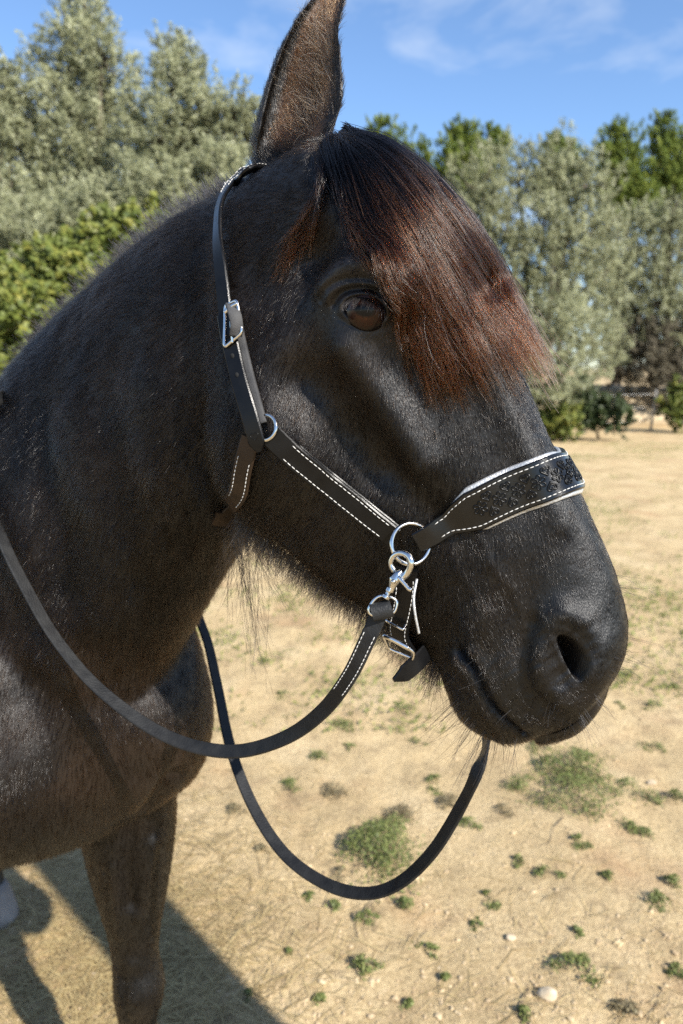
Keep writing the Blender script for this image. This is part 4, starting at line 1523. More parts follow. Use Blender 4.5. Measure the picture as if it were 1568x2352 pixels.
# ================================================================ rein with its snap hook
rein = tag(empty('rein', tuple(pt(875, 1400, d_main))), 'long black leather rein snapped to the halter ring and looped over the neck', 'rein')
REIN = [(874, 1396, .000), (866, 1420, .004), (842, 1472, .008), (800, 1556, .030), (740, 1634, .07), (660, 1692, .11), (560, 1724, .15), (470, 1720, .175), (380, 1690, .195),
        (290, 1634, .21), (200, 1556, .222), (120, 1456, .235), (60, 1352, .245), (15, 1262, .255), (-25, 1160, .29), (-48, 1050, .38), (-28, 958, .50)]
def off_body(a, b, d):
    h_ = hit(tree, a, b)[0]                             # keep the strap in front of the neck where it meets it
    return pt(a, b, d if h_ is None else min(d, project(h_)[2] - .016))
rp = [off_body(a, b, d_main - .004 + c) for a, b, c in REIN]
wither = [off_body(4, 906, 1.27), pt(26, 880, 1.33), pt(60, 900, 1.42), hpt(-1.22, MID + .20, 1.36)]
FARR = [(470, 1330, 1.22), (452, 1395, 1.20), (478, 1480, 1.16), (500, 1580, 1.12), (530, 1720, 1.06), (580, 1850, 1.01), (650, 1958, .965), (740, 2026, .925), (830, 2052, .89), (910, 2032, .86),
        (990, 1960, .825), (1058, 1852, .79), (1100, 1760, .765), ]
fp = [pt(*p) for p in FARR] + [on_plane(np.array(p, float), P0 - ES * o, ES) for p, o in (((1118, 1692), .060), ((1108, 1610), .085), ((1060, 1500), .085))] + [mirror(pt(905, 1380, d_main)), mirror(pt(935, 1300, d_main))]
RP = resample(np.array(rp + wither + fp), 420)
# the side the strap turns to the viewer
tt = np.linspace(0, 1, 420)
view = norm(CAM - RP)
T = norm(np.gradient(RP, axis=0))
edge_dir = norm(np.cross(view, T))
px_r = project(RP)
th = np.interp(tt, [0, .10, .17, .24, .33, .42, .5, .6, .68, .76, .84, .92, 1], [.15, .25, .60, .65, .25, .15, .5, .6, .5, .35, .45, .75, .8])
NR = view * np.cos(th)[:, None] + edge_dir * np.sin(th)[:, None] * np.where(tt < .5, -1, 1)[:, None]
on_w = np.exp(-((tt - .5) / .05) ** 2)[:, None]
NR = norm(NR * (1 - on_w) + np.array((0, 0, 1.0)) * on_w)
vf, rB, rN = ribbon(RP, NR, .0160, .0040)
rein_strap = to_obj('rein_strap', vf, MAT_LEATHER_REIN, rein)
s = merge([stitches(RP, rB, rN, .0042, np.full(420, .0055), lo=.008, hi=.035), stitches(RP, rB, rN, .0042, np.full(420, -.0055), lo=.008, hi=.035)])
tag(to_obj('stitching', s, MAT_THREAD, rein_strap), kind='stuff')
# leather loop at the end, folded over the hook's eye
a = np.linspace(0, 2 * math.pi, 36, endpoint=False)
d_h = d_main - .008
c = pt(876, 1402, d_h)
ux = norm(C_RIGHT * .92 - C_UP * -.22)
uy = norm(C_UP * .93 - C_RIGHT * .30)
ringp = np.stack([c + ux * o + uy * (.0085 * np.cos(a))[:, None] + -C_FWD * (.0075 * np.sin(a))[:, None] for o in (-.0098, -.0088, .0088, .0098)])
to_obj('rein_loop', loft(ringp, True), MAT_LEATHER_REIN, rein)
hook = empty('snap_hook', tuple(pt(915, 1330, d_h)))
adopt(hook, rein)
def hk(name, vf):
    o = mesh_object(name, vf[0], vf[1], MAT_STEEL)
    o.parent = hook
    o.matrix_parent_inverse = Matrix.Translation(-Vector(rein.location) - (Vector(hook.location) - Vector(rein.location)))
    hook_parts.append(o)
    return o
hook_parts = []
hk('hook_bow', local_tube([(905, 1312), (897, 1295), (905, 1276), (921, 1270), (938, 1278), (944, 1296), (935, 1316), (918, 1330)], [d_h + .001, d_h + .002, d_h - .001, d_h - .005, d_h - .009, d_h - .010, d_h - .006, d_h - .003],
                          np.interp(np.linspace(0, 1, 50), [0, .2, .6, 1], [.0028, .0026, .0034, .0036]), 14, 50))
hk('hook_barrel', local_tube([(896, 1360), (899, 1352), (902, 1342), (907, 1330), (914, 1320), (922, 1312)], d_h - .003, np.interp(np.linspace(0, 1, 30), [0, .2, .55, .8, 1], [.0030, .0034, .0060, .0050, .0030]), 16, 30))
hk('hook_lever', local_tube([(914, 1326), (926, 1338), (938, 1352), (944, 1354)], [d_h - .007, d_h - .009, d_h - .011, d_h - .011], np.interp(np.linspace(0, 1, 20), [0, .8, 1], [.0022, .0019, .0024]), 10, 20))
q = pt(903, 1336, d_h - .0085)
hk('rivet', tube(np.stack([q + C_FWD * .002, q, q - C_FWD * .0012, q - C_FWD * .0016]), np.array((.0024, .0024, .0017, .0004)), 14))
hk('swivel', local_tube([(884, 1374), (889, 1366), (893, 1357), (896, 1350)], d_h - .003, np.interp(np.linspace(0, 1, 24), [0, .3, .35, .6, .65, 1], [.0044, .0044, .0026, .0026, .0036, .0034]), 14, 24))
hk('hook_eye', local_tube([(847, 1404), (853, 1386), (866, 1372), (884, 1368), (902, 1374), (911, 1384), (907, 1402), (895, 1410), (862, 1414)], [d_h] * 9, .0017, 12, 60, True))
# ================================================================ ground
def ground_mat():
    m, n, l, b = new_mat('dry sandy soil')
    tc = n.new('ShaderNodeTexCoord')
    def noise(scale, detail=6, rough=.6):
        t = n.new('ShaderNodeTexNoise')
        t.inputs['Scale'].default_value = scale
        t.inputs['Detail'].default_value = detail
        t.inputs['Roughness'].default_value = rough
        l.new(tc.outputs['Object'], t.inputs['Vector'])
        return t.outputs['Fac']
    def ramp(fac, stops):
        r = n.new('ShaderNodeValToRGB')
        e = r.color_ramp.elements
        for i, (p, c) in enumerate(stops):
            k = e[i] if i < 2 else e.new(p)
            k.position, k.color = p, (*c, 1)
        l.new(fac, r.inputs['Fac'])
        return r.outputs['Color']
    def mixc(f, a, c, mode='MIX'):
        x = n.new('ShaderNodeMix')
        x.data_type, x.blend_type = 'RGBA', mode
        for i, v in ((0, f), (6, a), (7, c)):
            if isinstance(v, (int, float)):
                x.inputs[i].default_value = v
            elif isinstance(v, tuple):
                x.inputs[i].default_value = (*v, 1)
            else:
                l.new(v, x.inputs[i])
        return x.outputs[2]
    base = ramp(noise(2.2), [(.30, (.40, .30, .165)), (.72, (.60, .47, .28)), (.5, (.52, .395, .22))])
    fine = ramp(noise(70, 5, .7), [(.30, (.50, .46, .40)), (.62, (1.12, 1.12, 1.12))])
    c = mixc(.75, base, fine, 'MULTIPLY')
    red = ramp(noise(1.4, 5), [(.54, (0, 0, 0)), (.74, (.75, .75, .75))])
    c = mixc(red, c, (.36, .215, .115))
    dirt = ramp(noise(7.0, 7, .72), [(.53, (0, 0, 0)), (.70, (.7, .7, .7))])
    c = mixc(dirt, c, (.21, .15, .085))
    l.new(c, b.inputs['Base Color'])
    b.inputs['Roughness'].default_value = .95
    b.inputs['Specular IOR Level'].default_value = .15
    bp = n.new('ShaderNodeBump')
    bp.inputs['Strength'].default_value = .9
    bp.inputs['Distance'].default_value = .012
    l.new(noise(55, 8, .75), bp.inputs['Height'])
    l.new(bp.outputs['Normal'], b.inputs['Normal'])
    return m

MAT_GROUND = ground_mat()

def ground_h(P):
    d = np.hypot(P[:, 0], P[:, 1])
    h = .022 * vnoise(P, .55, 21) + .05 * vnoise(P, 2.7, 22)
    h += np.where(d < 9, .0075 * vnoise(P, .11, 23) + .0045 * vnoise(P, .04, 24) + .0025 * vnoise(P, .019, 25), 0)
    return h - .012

ys = np.concatenate([-np.geomspace(80, .6, 26), np.geomspace(.6, 300, 470)])
sx = np.linspace(-1, 1, 430)
sx = np.sign(sx) * np.abs(sx) ** 1.25 * 1.6
GX = sx[None] * (np.abs(ys)[:, None] + 1.3)
GP = np.stack([GX, np.broadcast_to(ys[:, None], GX.shape), np.zeros_like(GX)], -1).reshape(-1, 3)
GP[:, 2] = ground_h(GP)
# the land rises a little behind the trees
GP[:, 2] += .02 * np.clip(GP[:, 1] - 26, 0, 400)
nx_, ny_ = len(sx), len(ys)
ii = (np.arange(ny_ - 1)[:, None] * nx_ + np.arange(nx_ - 1)[None]).reshape(-1)
GF = np.stack([ii, ii + 1, ii + nx_ + 1, ii + nx_], 1)
ground = mesh_object('ground', GP, GF.tolist(), MAT_GROUND)
ground['kind'] = 'structure'

def gz(x, y):
    return float(ground_h(np.array([[x, y, 0.0]]))[0])

def gpt(px, py):
    g = on_ground(px, py, -.012)
    return np.array((g[0], g[1], gz(g[0], g[1])))

# ---- gravel and clods: real little stones joined into one mass
ICO = bmesh.new()
bmesh.ops.create_icosphere(ICO, subdivisions=1, radius=1)
ICO_V = np.array([v.co[:] for v in ICO.verts])
ICO_F = np.array([[v.index for v in f.verts] for f in ICO.faces])
ICO.free()

def mass_of_stones(name, xy, size, mat, squash=.65, seed=3):
    r = np.random.default_rng(seed)
    n = len(xy)
    z = ground_h(np.concatenate([xy, np.zeros((n, 1))], 1))
    rad = size[:, None, None] * (1 + r.normal(0, .22, (n, len(ICO_V), 1)))
    ax = r.uniform(.7, 1.3, (n, 1, 3)) * np.array((1, 1, squash))
    V = ICO_V[None] * rad * ax
    a = r.random(n) * 6.28
    x = V[..., 0] * np.cos(a)[:, None] - V[..., 1] * np.sin(a)[:, None]
    y = V[..., 0] * np.sin(a)[:, None] + V[..., 1] * np.cos(a)[:, None]
    V = np.stack([x + xy[:, :1], y + xy[:, 1:], V[..., 2] + (z + size * squash * .25)[:, None]], -1).reshape(-1, 3)
    F = (ICO_F[None] + (np.arange(n) * len(ICO_V))[:, None, None]).reshape(-1, 3)
    o = mesh_object(name, V, F.tolist(), mat, smooth=False)
    o['kind'] = 'stuff'
    return o

MAT_PEBBLE = noise_mat('sandy gravel', (.30, .215, .125), (.56, .44, .275), 9, .95, .5, 150, .15)
k = 10000
py_ = 2352 + 120 - rng.random(k * 2) ** .8 * 1080
px_ = rng.uniform(-150, 1720, k * 2)
cl = vnoise(np.stack([px_, py_, np.zeros(k * 2)], 1), 210, 31) + .7 * (px_ > 950) * (py_ > 2080) + .5 * (py_ > 2230)
keep = np.where(cl + rng.normal(0, .5, k * 2) > .25)[0][:k]
xy = np.array([on_ground(px_[i], py_[i])[:2] for i in keep])
sz = np.clip(rng.lognormal(-5.95, .5, len(xy)), .0012, .014)
tag(mass_of_stones('gravel', xy, sz, MAT_PEBBLE), 'loose gravel and small clods strewn over the sandy ground', 'gravel')

def leaf_mass(centers, sizes, normals, tips, aspect, tint_v, fold=.0):
    """Four-cornered leaves: centre, length, facing, tip direction -> verts, faces, face tints."""
    T = norm(tips - (tips * normals).sum(1, keepdims=True) * normals)
    S = np.cross(normals, T)
    L = sizes[:, None]
    a = centers - T * L * .5
    c = centers + T * L * .5 - normals * L * fold
    b = centers + S * L * aspect * .5 + normals * L * fold * .5
    d = centers - S * L * aspect * .5 + normals * L * fold * .5
    V = np.stack([a, b, c, d], 1).reshape(-1, 3)
    F = np.arange(len(V)).reshape(-1, 4)
    return V, F, tint_v

def leaf_object(name, V, F, tints, mat, parent=None, kind=None):
    me = bpy.data.meshes.new(name)
    me.vertices.add(len(V))
    me.vertices.foreach_set('co', V.astype(np.float32).ravel())
    me.loops.add(F.size)
    me.loops.foreach_set('vertex_index', F.astype(np.int32).ravel())
    me.polygons.add(len(F))
    me.polygons.foreach_set('loop_start', np.arange(0, F.size, F.shape[1], dtype=np.int32))
    me.update(calc_edges=True)
    at = me.attributes.new('tint', 'FLOAT', 'FACE')
    at.data.foreach_set('value', tints.astype(np.float32))
    me.materials.append(mat)
    o = bpy.data.objects.new(name, me)
    COL.objects.link(o)
    if parent is not None:
        adopt(o, parent)
    if kind:
        o['kind'] = kind
    return o

def leaf_mat(name, stops, transl=.28, rough=.55, spec=.3):
    m, n, l, b = new_mat(name)
    a = n.new('ShaderNodeAttribute')
    a.attribute_name = 'tint'
    r = n.new('ShaderNodeValToRGB')
    e = r.color_ramp.elements
    for i, (p, c) in enumerate(stops):
        k = e[i] if i < 2 else e.new(p)
        k.position, k.color = p, (*c, 1)
    l.new(a.outputs['Fac'], r.inputs['Fac'])
    l.new(r.outputs['Color'], b.inputs['Base Color'])
    b.inputs['Roughness'].default_value = rough
    b.inputs['Specular IOR Level'].default_value = spec
    t = n.new('ShaderNodeBsdfTranslucent')
    l.new(r.outputs['Color'], t.inputs['Color'])
    mx = n.new('ShaderNodeMixShader')
    mx.inputs[0].default_value = transl
    l.new(b.outputs[0], mx.inputs[1])
    l.new(t.outputs[0], mx.inputs[2])
    l.new(mx.outputs[0], n['Material Output'].inputs['Surface'])
    return m

MAT_WEED = leaf_mat('green weed leaves', [(0, (.07, .085, .026)), (1, (.25, .27, .09)), (.5, (.135, .165, .048))])
MAT_WEED_DRY = leaf_mat('dry weed leaves', [(0, (.13, .10, .06)), (1, (.26, .22, .12))])
MAT_STEM = noise_mat('weed stem', (.10, .085, .04), (.20, .16, .08), 40, .8)

# ---- weeds, each a plant of its own
WEEDS = [  # px, py, half width px, height px, kind
    (870, 1958, 88, 62, 'big'), (1312, 1748, 70, 40, 'spread'), (1322, 1832, 88, 50, 'spread'), (1467, 1802, 62, 26, 'g'), (1556, 1822, 34, 26, 'g'), (927, 2088, 32, 24, 'g'), (837, 2116, 26, 24, 'g'),
    (1125, 2064, 28, 20, 'g'), (1257, 2012, 30, 16, 'g'), (1395, 2016, 22, 14, 'g'), (1507, 2076, 36, 28, 'g'), (1550, 2030, 30, 22, 'g'), (837, 2228, 36, 34, 'g'), (981, 2184, 24, 16, 'g'), (1023, 2250, 18, 16, 'g'),
    (1323, 2226, 52, 28, 'g'), (1556, 2240, 30, 24, 'g'), (765, 2090, 22, 16, 'g'), (711, 2064, 18, 14, 'g'), (735, 1735, 30, 20, 'g'), (669, 1808, 34, 16, 'g'), (771, 1816, 44, 22, 'd'), (921, 1862, 46, 22, 'd'),
    (1035, 1842, 44, 22, 'd'), (1083, 1892, 30, 16, 'g'), (1197, 1976, 20, 14, 'g'), (1437, 1890, 34, 16, 'g'), (1335, 1936, 30, 14, 'g'), (777, 2012, 26, 22, 'd'), (1203, 2333, 24, 20, 'g'), (939, 2306, 18, 14, 'g'),
    (735, 2306, 26, 16, 'g'), (1323, 2144, 16, 12, 'g'), (1095, 2122, 18, 12, 'g'), (789, 1662, 36, 14, 'g'), (927, 1630, 32, 18, 'g'), (801, 1708, 18, 12, 'g'), (1190, 1795, 50, 24, 'g'), (1240, 1700, 34, 16, 'g'),
    (1000, 1792, 40, 18, 'g'), (960, 1694, 18, 12, 'g'), (610, 1520, 26, 12, 'g'), (650, 1590, 20, 10, 'g'), (1160, 1860, 24, 16, 'd'), (1480, 1905, 26, 12, 'g'), (600, 1960, 22, 12, 'd'), (545, 1865, 30, 12, 'd'),
    (1445, 1545, 34, 18, 'g'), (1490, 1610, 26, 12, 'g'), (1540, 1570, 26, 12, 'g'), (1420, 1612, 18, 10, 'g'), (1500, 1700, 30, 12, 'g'), (570, 2290, 16, 10, 'g'), (660, 2200, 14, 10, 'g'), (1440, 2330, 40, 20, 'd')]
for q, (px, py, hw, ht, kd) in enumerate(WEEDS):
    r = np.random.default_rng(100 + q)
    g = gpt(px, py)
    dep = project(g)[2]
    rad, hgt = hw / FPX * dep * (.92 if kd in ('big', 'spread') else .72), ht / FPX * dep * .95
    n_l = int({'big': 2300, 'spread': 1500, 'g': 170, 'd': 170}[kd] * (1 if kd in ('big', 'spread') else np.clip((hw / 30) ** 1.4, .45, 2.4)))
    e = empty('weed', tuple(g))
    lumps = [(r.normal(0, .50, 2) * rad * np.array((1, 1.2)), r.uniform(.3, .6)) for _ in range(5 if kd in 'gd' else 12)]
    pick_l = r.integers(0, len(lumps), n_l)
    cxy = np.array([lumps[i][0] for i in pick_l]) + r.normal(0, 1, (n_l, 2)) * np.array([lumps[i][1] for i in pick_l])[:, None] * rad * .62
    rr = np.hypot(cxy[:, 0], cxy[:, 1]) / rad
    zc = np.clip(1 - .55 * rr ** 2, .12, 1) * hgt * r.random(n_l) ** .6
    cen_ = np.stack([g[0] + cxy[:, 0], g[1] + cxy[:, 1], g[2] + .003 + zc], 1)
    nrm = norm(r.normal(0, 1, (n_l, 3)) + np.array((.3, -.4, 1.3)))
    szs = r.uniform(.006, .014, n_l) * (1.15 if kd in ('big', 'spread') else 1)
    V, F, tv_ = leaf_mass(cen_, szs, nrm, r.normal(0, 1, (n_l, 3)) + np.array((0, 0, .5)), .52, np.clip(r.normal(.5, .25, n_l), 0, 1), .12)
    leaf_object('leaves', V, F, tv_, MAT_WEED_DRY if kd == 'd' else MAT_WEED, e)
    stems = []
    for _ in range(9 if kd in 'gd' else 26):
        a = r.random() * 6.28
        l_ = rad * r.uniform(.4, 1.0)
        p0_ = np.array((g[0], g[1], g[2] - .004)) + np.array((*(lumps[r.integers(0, len(lumps))][0] * .6), 0))
        p1_ = p0_ + np.array((math.cos(a) * l_ * .5, math.sin(a) * l_ * .5, hgt * .7))
        p2_ = p0_ + np.array((math.cos(a) * l_, math.sin(a) * l_, hgt * .35))
        stems.append(tube(resample(np.array([p0_, p1_, p2_]), 6), .0007, 4))
    to_obj('stems', merge(stems), MAT_STEM, e)['kind'] = 'stuff'
    if kd == 'big':
        tag(e, 'dense round green weed cushion on the sand inside the hanging rein loop', 'weed')
    elif q == 1:
        tag(e, 'broad green weed patch on the sand straight below the horse muzzle', 'weed')
    elif q == 2:
        tag(e, 'largest bright green weed mat, joined to the patch below the muzzle', 'weed')
    else:
        size_w = 'tiny' if hw < 20 else 'small' if hw < 28 else 'middling' if hw < 40 else 'wide'
        marks = [((870, 1958), 'beside the round weed cushion inside the rein loop'), ((1318, 1800), 'by the big weed patches below the muzzle'), ((1256, 2288), 'near the pale rounded stone'),
                 ((850, 2100), 'by the crossed twigs under the rein loop'), ((640, 1600), 'between the two hanging lengths of rein'), ((860, 1690), 'on the sand above the rein loop, under the chin'),
                 ((1480, 1600), 'on open sand beyond the muzzle'), ((1500, 2060), 'in the gravelly sand beyond the pale stones'), ((1150, 2060), 'on bare sand beside the low curve of the rein'), ((700, 2200), 'in the strawy sand beside the foreleg')]
        where = min(marks, key=lambda mk_: math.hypot(mk_[0][0] - px, mk_[0][1] - py))[1]
        if kd == 'd':
            tag(e, size_w + ' dry brownish weed sprig ' + where, 'weed', 'dry weed sprigs on the sand')
        else:
            tag(e, size_w + ' green weed tuft ' + where, 'weed', 'green weed tufts on the sand')

# ---- single stones and twigs
MAT_STONE = noise_mat('pale stone', (.34, .26, .17), (.55, .46, .33), 40, .9, .6, 200, .2)
MAT_TWIG = noise_mat('dry twig', (.10, .07, .045), (.20, .15, .09), 60, .9, .3)
STONES = [(1256, 2288, .022, 'pale rounded stone with a bent twig beside it on the sand'), (1172, 2158, .013, 'lone small pale stone lying in bare sand'), (1498, 1786, .016, 'light pebble beside the green weed patch below the muzzle'),
          (250, 2068, .030, 'pinkish flat stone in the shade behind the foreleg')]
for px, py, sz_, lab in STONES:
    g = gpt(px, py)
    bm = bmesh.new()
    bmesh.ops.create_icosphere(bm, subdivisions=3, radius=1)
    v = np.array([x.co[:] for x in bm.verts])
    f = [[x.index for x in p.verts] for p in bm.faces]
    bm.free()
    v = v * (1 + .22 * vnoise(v + px, .8, 41)[:, None] + .10 * vnoise(v + py, .35, 42)[:, None]) * np.array((1.25, .9, .68)) * sz_
    tag(mesh_object('stone', v + g + np.array((0, 0, sz_ * .35)), f, MAT_STONE), lab, 'stone')
def twig(name, pxs, r, lab, rise=.004):
    A = np.array([gpt(*p) + np.array((0, 0, rise + .006 * (i % 2))) for i, p in enumerate(pxs)])
    tag(mesh_object(name, *tube(resample(A, 24), np.linspace(r, r * .4, 24), 6), MAT_TWIG), lab, 'twig')
twig('twig', [(1185, 2330), (1205, 2296), (1214, 2268), (1206, 2254)], .0022, 'thin bent twig beside the pale rounded stone')
twig('twig', [(838, 2120), (848, 2098), (860, 2074)], .0026, 'short dark twig sticking out of a weed tuft below the rein loop', .012)
twig('twig', [(862, 2148), (858, 2110), (854, 2085)], .0016, 'thin upright twig crossing a shorter dark one', .012)
twig('twig', [(1295, 1880), (1275, 1906), (1262, 1936), (1240, 1950)], .0018, 'curved dry twig on bare sand below the green weed mat')

# ---- straw, scattered on the left
n_s = 7000
px_ = rng.normal(250, 210, n_s)
py_ = rng.normal(2160, 200, n_s)
far_s = rng.random(n_s) < .10
px_[far_s] = rng.uniform(-100, 1600, far_s.sum())
py_[far_s] = rng.uniform(1750, 2420, far_s.sum())
px_, py_ = np.clip(px_, -250, 1700), np.clip(py_, 1720, 2500)
g = np.array([on_ground(a, b)[:2] for a, b in zip(px_, py_)])
zz = ground_h(np.concatenate([g, np.zeros((n_s, 1))], 1)) + rng.uniform(.002, .014, n_s)
ang_s = rng.normal(.35, .8, n_s)
le = rng.uniform(.02, .11, n_s)
d3 = np.stack([np.cos(ang_s), np.sin(ang_s), rng.normal(0, .06, n_s)], 1)
cc = np.concatenate([g, zz[:, None]], 1)
cv = np.stack([-d3[:, 1], d3[:, 0], np.abs(rng.normal(0, .3, n_s))], 1) * rng.normal(0, .18, (n_s, 1))
wv_ = np.stack([-d3[:, 1], d3[:, 0], np.zeros(n_s)], 1) * rng.uniform(.0006, .0013, n_s)[:, None]
rows = []
for t in (-.5, -.17, .17, .5):
    c_ = cc + d3 * (t * le)[:, None] + cv * ((t * t) * le)[:, None]
    rows += [c_ - wv_, c_ + wv_]
V = np.stack(rows, 1)
F = np.array([[0, 1, 3, 2], [2, 3, 5, 4], [4, 5, 7, 6]])[None] + (np.arange(n_s) * 8)[:, None, None]
MAT_STRAW = leaf_mat('straw', [(0, (.22, .155, .07)), (1, (.50, .39, .19))], .15, .6)
straw = leaf_object('straw', V.reshape(-1, 3), F.reshape(-1, 4), np.repeat(rng.random(n_s), 3), MAT_STRAW, None, 'stuff')
tag(straw, 'scattered yellow straw and dry pine needles around the forelegs', 'straw')

# ---- thin far grass
n_g = 34000
gy = 3.2 + 16.8 * rng.random(n_g * 3)
gx = rng.uniform(-.2, .62, n_g * 3) * gy * 1.1
mk = vnoise(np.stack([gx, gy * .6, np.zeros_like(gx)], 1), 1.3, 51) + .6 * vnoise(np.stack([gx, gy, np.zeros_like(gx)], 1), .35, 52) + .25 * (gx > 1) - .15 + rng.normal(0, .25, n_g * 3)
ix = np.where(mk > .55)[0][:n_g]
P = np.stack([gx[ix], gy[ix], np.zeros(len(ix))], 1)
P[:, 2] = ground_h(P) + .006
szs = rng.uniform(.015, .045, len(ix))
V, F, tv_ = leaf_mass(P + np.array((0, 0, .010)), szs, norm(rng.normal(0, 1, (len(ix), 3)) + np.array((0, -.8, .8))), rng.normal(0, 1, (len(ix), 3)) + np.array((0, 0, .7)), .30, np.clip(rng.normal(.5, .28, len(ix)), 0, 1), .1)
MAT_GRASS = leaf_mat('thin grass', [(0, (.10, .125, .03)), (1, (.27, .29, .085))])
tag(leaf_object('grass', V, F, tv_, MAT_GRASS, None, 'stuff'), 'thin patchy green grass spreading over the far sand', 'grass')

# ================================================================ trees
MAT_BARK = noise_mat('grey bark', (.045, .036, .026), (.16, .13, .10), 6, .95, .9, 30, .2)
MAT_OLIVE = leaf_mat('olive leaves', [(0, (.10, .11, .052)), (1, (.50, .51, .31)), (.45, (.24, .25, .135))], .36, .45, .4)
MAT_PINE = leaf_mat('pine needles', [(0, (.055, .085, .016)), (1, (.27, .30, .055)), (.5, (.13, .175, .032))], .25, .6, .2)
MAT_BRAMBLE = leaf_mat('bramble leaves', [(0, (.055, .08, .018)), (1, (.32, .30, .065)), (.55, (.14, .17, .035))], .3, .5, .3)
MAT_DRY = leaf_mat('dry twiggy scrub', [(0, (.055, .045, .032)), (1, (.20, .18, .125)), (.5, (.115, .10, .070))], .1, .8, .1)
MAT_DARK = leaf_mat('dark green scrub', [(0, (.018, .030, .010)), (1, (.070, .095, .030))], .15, .5, .3)

def tree(name, label, cat, base_px, depth, lobes, mat, n_leaf, leaf, aspect, seed, group=None, trunk_r=.16, up=0.6, gap=.35, squash=1.15, fine=.16):
    """A tree or bush: trunk and limbs that reach into each lobe, and leaves gathered in sprays through the lobes' volume. Lobes: px, py, radius px."""
    r = np.random.default_rng(seed)
    c0 = pt(base_px, 870, depth)
    base = np.array((c0[0], c0[1], gz(c0[0], c0[1]) + .02 * max(c0[1] - 26, 0) - .05))
    e = empty(name, tuple(base))
    tag(e, label, cat, group)
    L = []
    for q in lobes:
        px, py, rp = q[:3]
        dd = depth + (q[3] if len(q) > 3 else r.normal(0, .35 * rp / FPX * depth))
        c = pt(px, py, dd)
        L.append((c, rp / FPX * depth))
    # wood
    wood = []
    cents = np.array([c for c, _ in L])
    crown_c = cents.mean(0)
    crown_low = cents[:, 2].min()
    fork = base + (np.array((crown_c[0], crown_c[1], 0)) - np.array((base[0], base[1], 0))) * .35
    fork[2] = base[2] + max(.25 * (crown_c[2] - base[2]), .15)
    A = np.array([base - np.array((0, 0, .1)), base + (fork - base) * .5 + r.normal(0, trunk_r * .4, 3) * np.array((1, 1, 0)), fork])
    wood.append(tube(resample(A, 10), np.linspace(trunk_r * 1.25, trunk_r * .8, 10), 9))
    for c, rr in L:
        mid = (fork + c) / 2 + r.normal(0, .12, 3) * rr
        wood.append(tube(resample(np.array([fork, mid, c + np.array((0, 0, rr * .2))]), 10), np.linspace(trunk_r * .55, trunk_r * .12, 10), 6))
        for _ in range(7):
            d = norm(r.normal(0, 1, 3) + np.array((0, 0, .5)))
            wood.append(tube(resample(np.array([c - d * rr * .1, c + d * rr * .45 + r.normal(0, .05, 3) * rr, c + d * rr * .85]), 6), np.linspace(trunk_r * .14, trunk_r * .03, 6), 4))
    to_obj('trunk', merge(wood), MAT_BARK, e)
    # leaves in sprays
    vol = np.array([rr ** 2 for _, rr in L])
    cnt = (n_leaf * vol / vol.sum()).astype(int)
    Vs, Ns, Ts, tn = [], [], [], []
    for (c, rr), k in zip(L, cnt):
        n_sp = max(8, k // 26)
        d = norm(r.normal(0, 1, (n_sp, 3)))
        rad = rr * (1 - .75 * r.random(n_sp) ** 1.6) * (1 + gap * vnoise(d * 1.0 + c, .45, seed)) 
        sc = c + d * rad[:, None] * np.array((1, 1, squash))
        keep_sp = vnoise(sc, rr * .42, seed + 7) > -.30 - .3 * (1 - gap)
        sc, d = sc[keep_sp], d[keep_sp]
        if len(sc) == 0:
            continue
        tone = .5 + .16 * vnoise(sc, rr * .5, seed + 3) + r.normal(0, .12, len(sc))
        j = r.integers(0, len(sc), k)
        axis = norm(d * .55 + np.array((0, 0, up)) + r.normal(0, .35, d.shape))
        ln_sp = fine * rr ** .5 * r.uniform(.7, 1.5, len(sc))
        t = r.random(k)
        p = sc[j] + axis[j] * (ln_sp[j] * (t * 1.6 - .3))[:, None] + r.normal(0, 1, (k, 3)) * (fine * .26 * rr ** .5 * (1.15 - .6 * t))[:, None]
        Vs.append(p)
        Ns.append(norm(r.normal(0, 1, (k, 3)) + np.array((.8, -1.2, 1.2))))
        Ts.append(axis[j] + r.normal(0, .55, (k, 3)))
        tn.append(np.clip(tone[j] + r.normal(0, .16, k), 0, 1))
    Vs, Ns, Ts, tn = map(np.concatenate, (Vs, Ns, Ts, tn))
    keep = Vs[:, 2] > base[2] - .02
    Vs, Ns, Ts, tn = Vs[keep], Ns[keep], Ts[keep], tn[keep]
    V, F, tv_ = leaf_mass(Vs, leaf * r.uniform(.65, 1.35, len(Vs)), Ns, Ts, aspect, tn, .06)
    leaf_object('crown', V, F, tv_, mat, e)
    return e

GO = 'grey-green olive trees along the field edge'
tree('olive_tree', 'tallest olive tree, its pointed top rising behind the neck', 'tree', 180, 10.5, [(195, 30, 62), (165, 110, 80), (235, 130, 70), (140, 215, 95), (240, 240, 95), (110, 330, 105), (215, 360, 110), (170, 470, 110), (80, 440, 95), (250, 490, 100), (150, 640, 110), (240, 720, 110), (90, 760, 100), (190, 830, 90)], MAT_OLIVE, 110000, .066, .26, 201, GO)
tree('olive_tree', 'rounder olive tree standing between the tallest olive and the horse ear', 'tree', 430, 10.0, [(395, 140, 52), (430, 175, 50), (400, 230, 85), (470, 270, 75), (360, 330, 90), (440, 360, 100), (520, 330, 70), (340, 440, 95), (440, 460, 100), (520, 430, 80), (545, 260, 52), (575, 300, 55), (400, 600, 110), (510, 580, 110), (450, 720, 110), (560, 700, 100), (480, 830, 90), (620, 560, 90), (640, 720, 100)], MAT_OLIVE, 120000, .066, .26, 202, GO)
tree('olive_tree', 'olive tree cut off by the picture edge, sky showing through its thin side', 'tree', -80, 10.2, [(15, 200, 55), (-40, 280, 90), (30, 310, 60), (-60, 420, 110), (20, 500, 90), (60, 560, 95), (-40, 600, 120)], MAT_OLIVE, 58000, .066, .26, 203, GO)
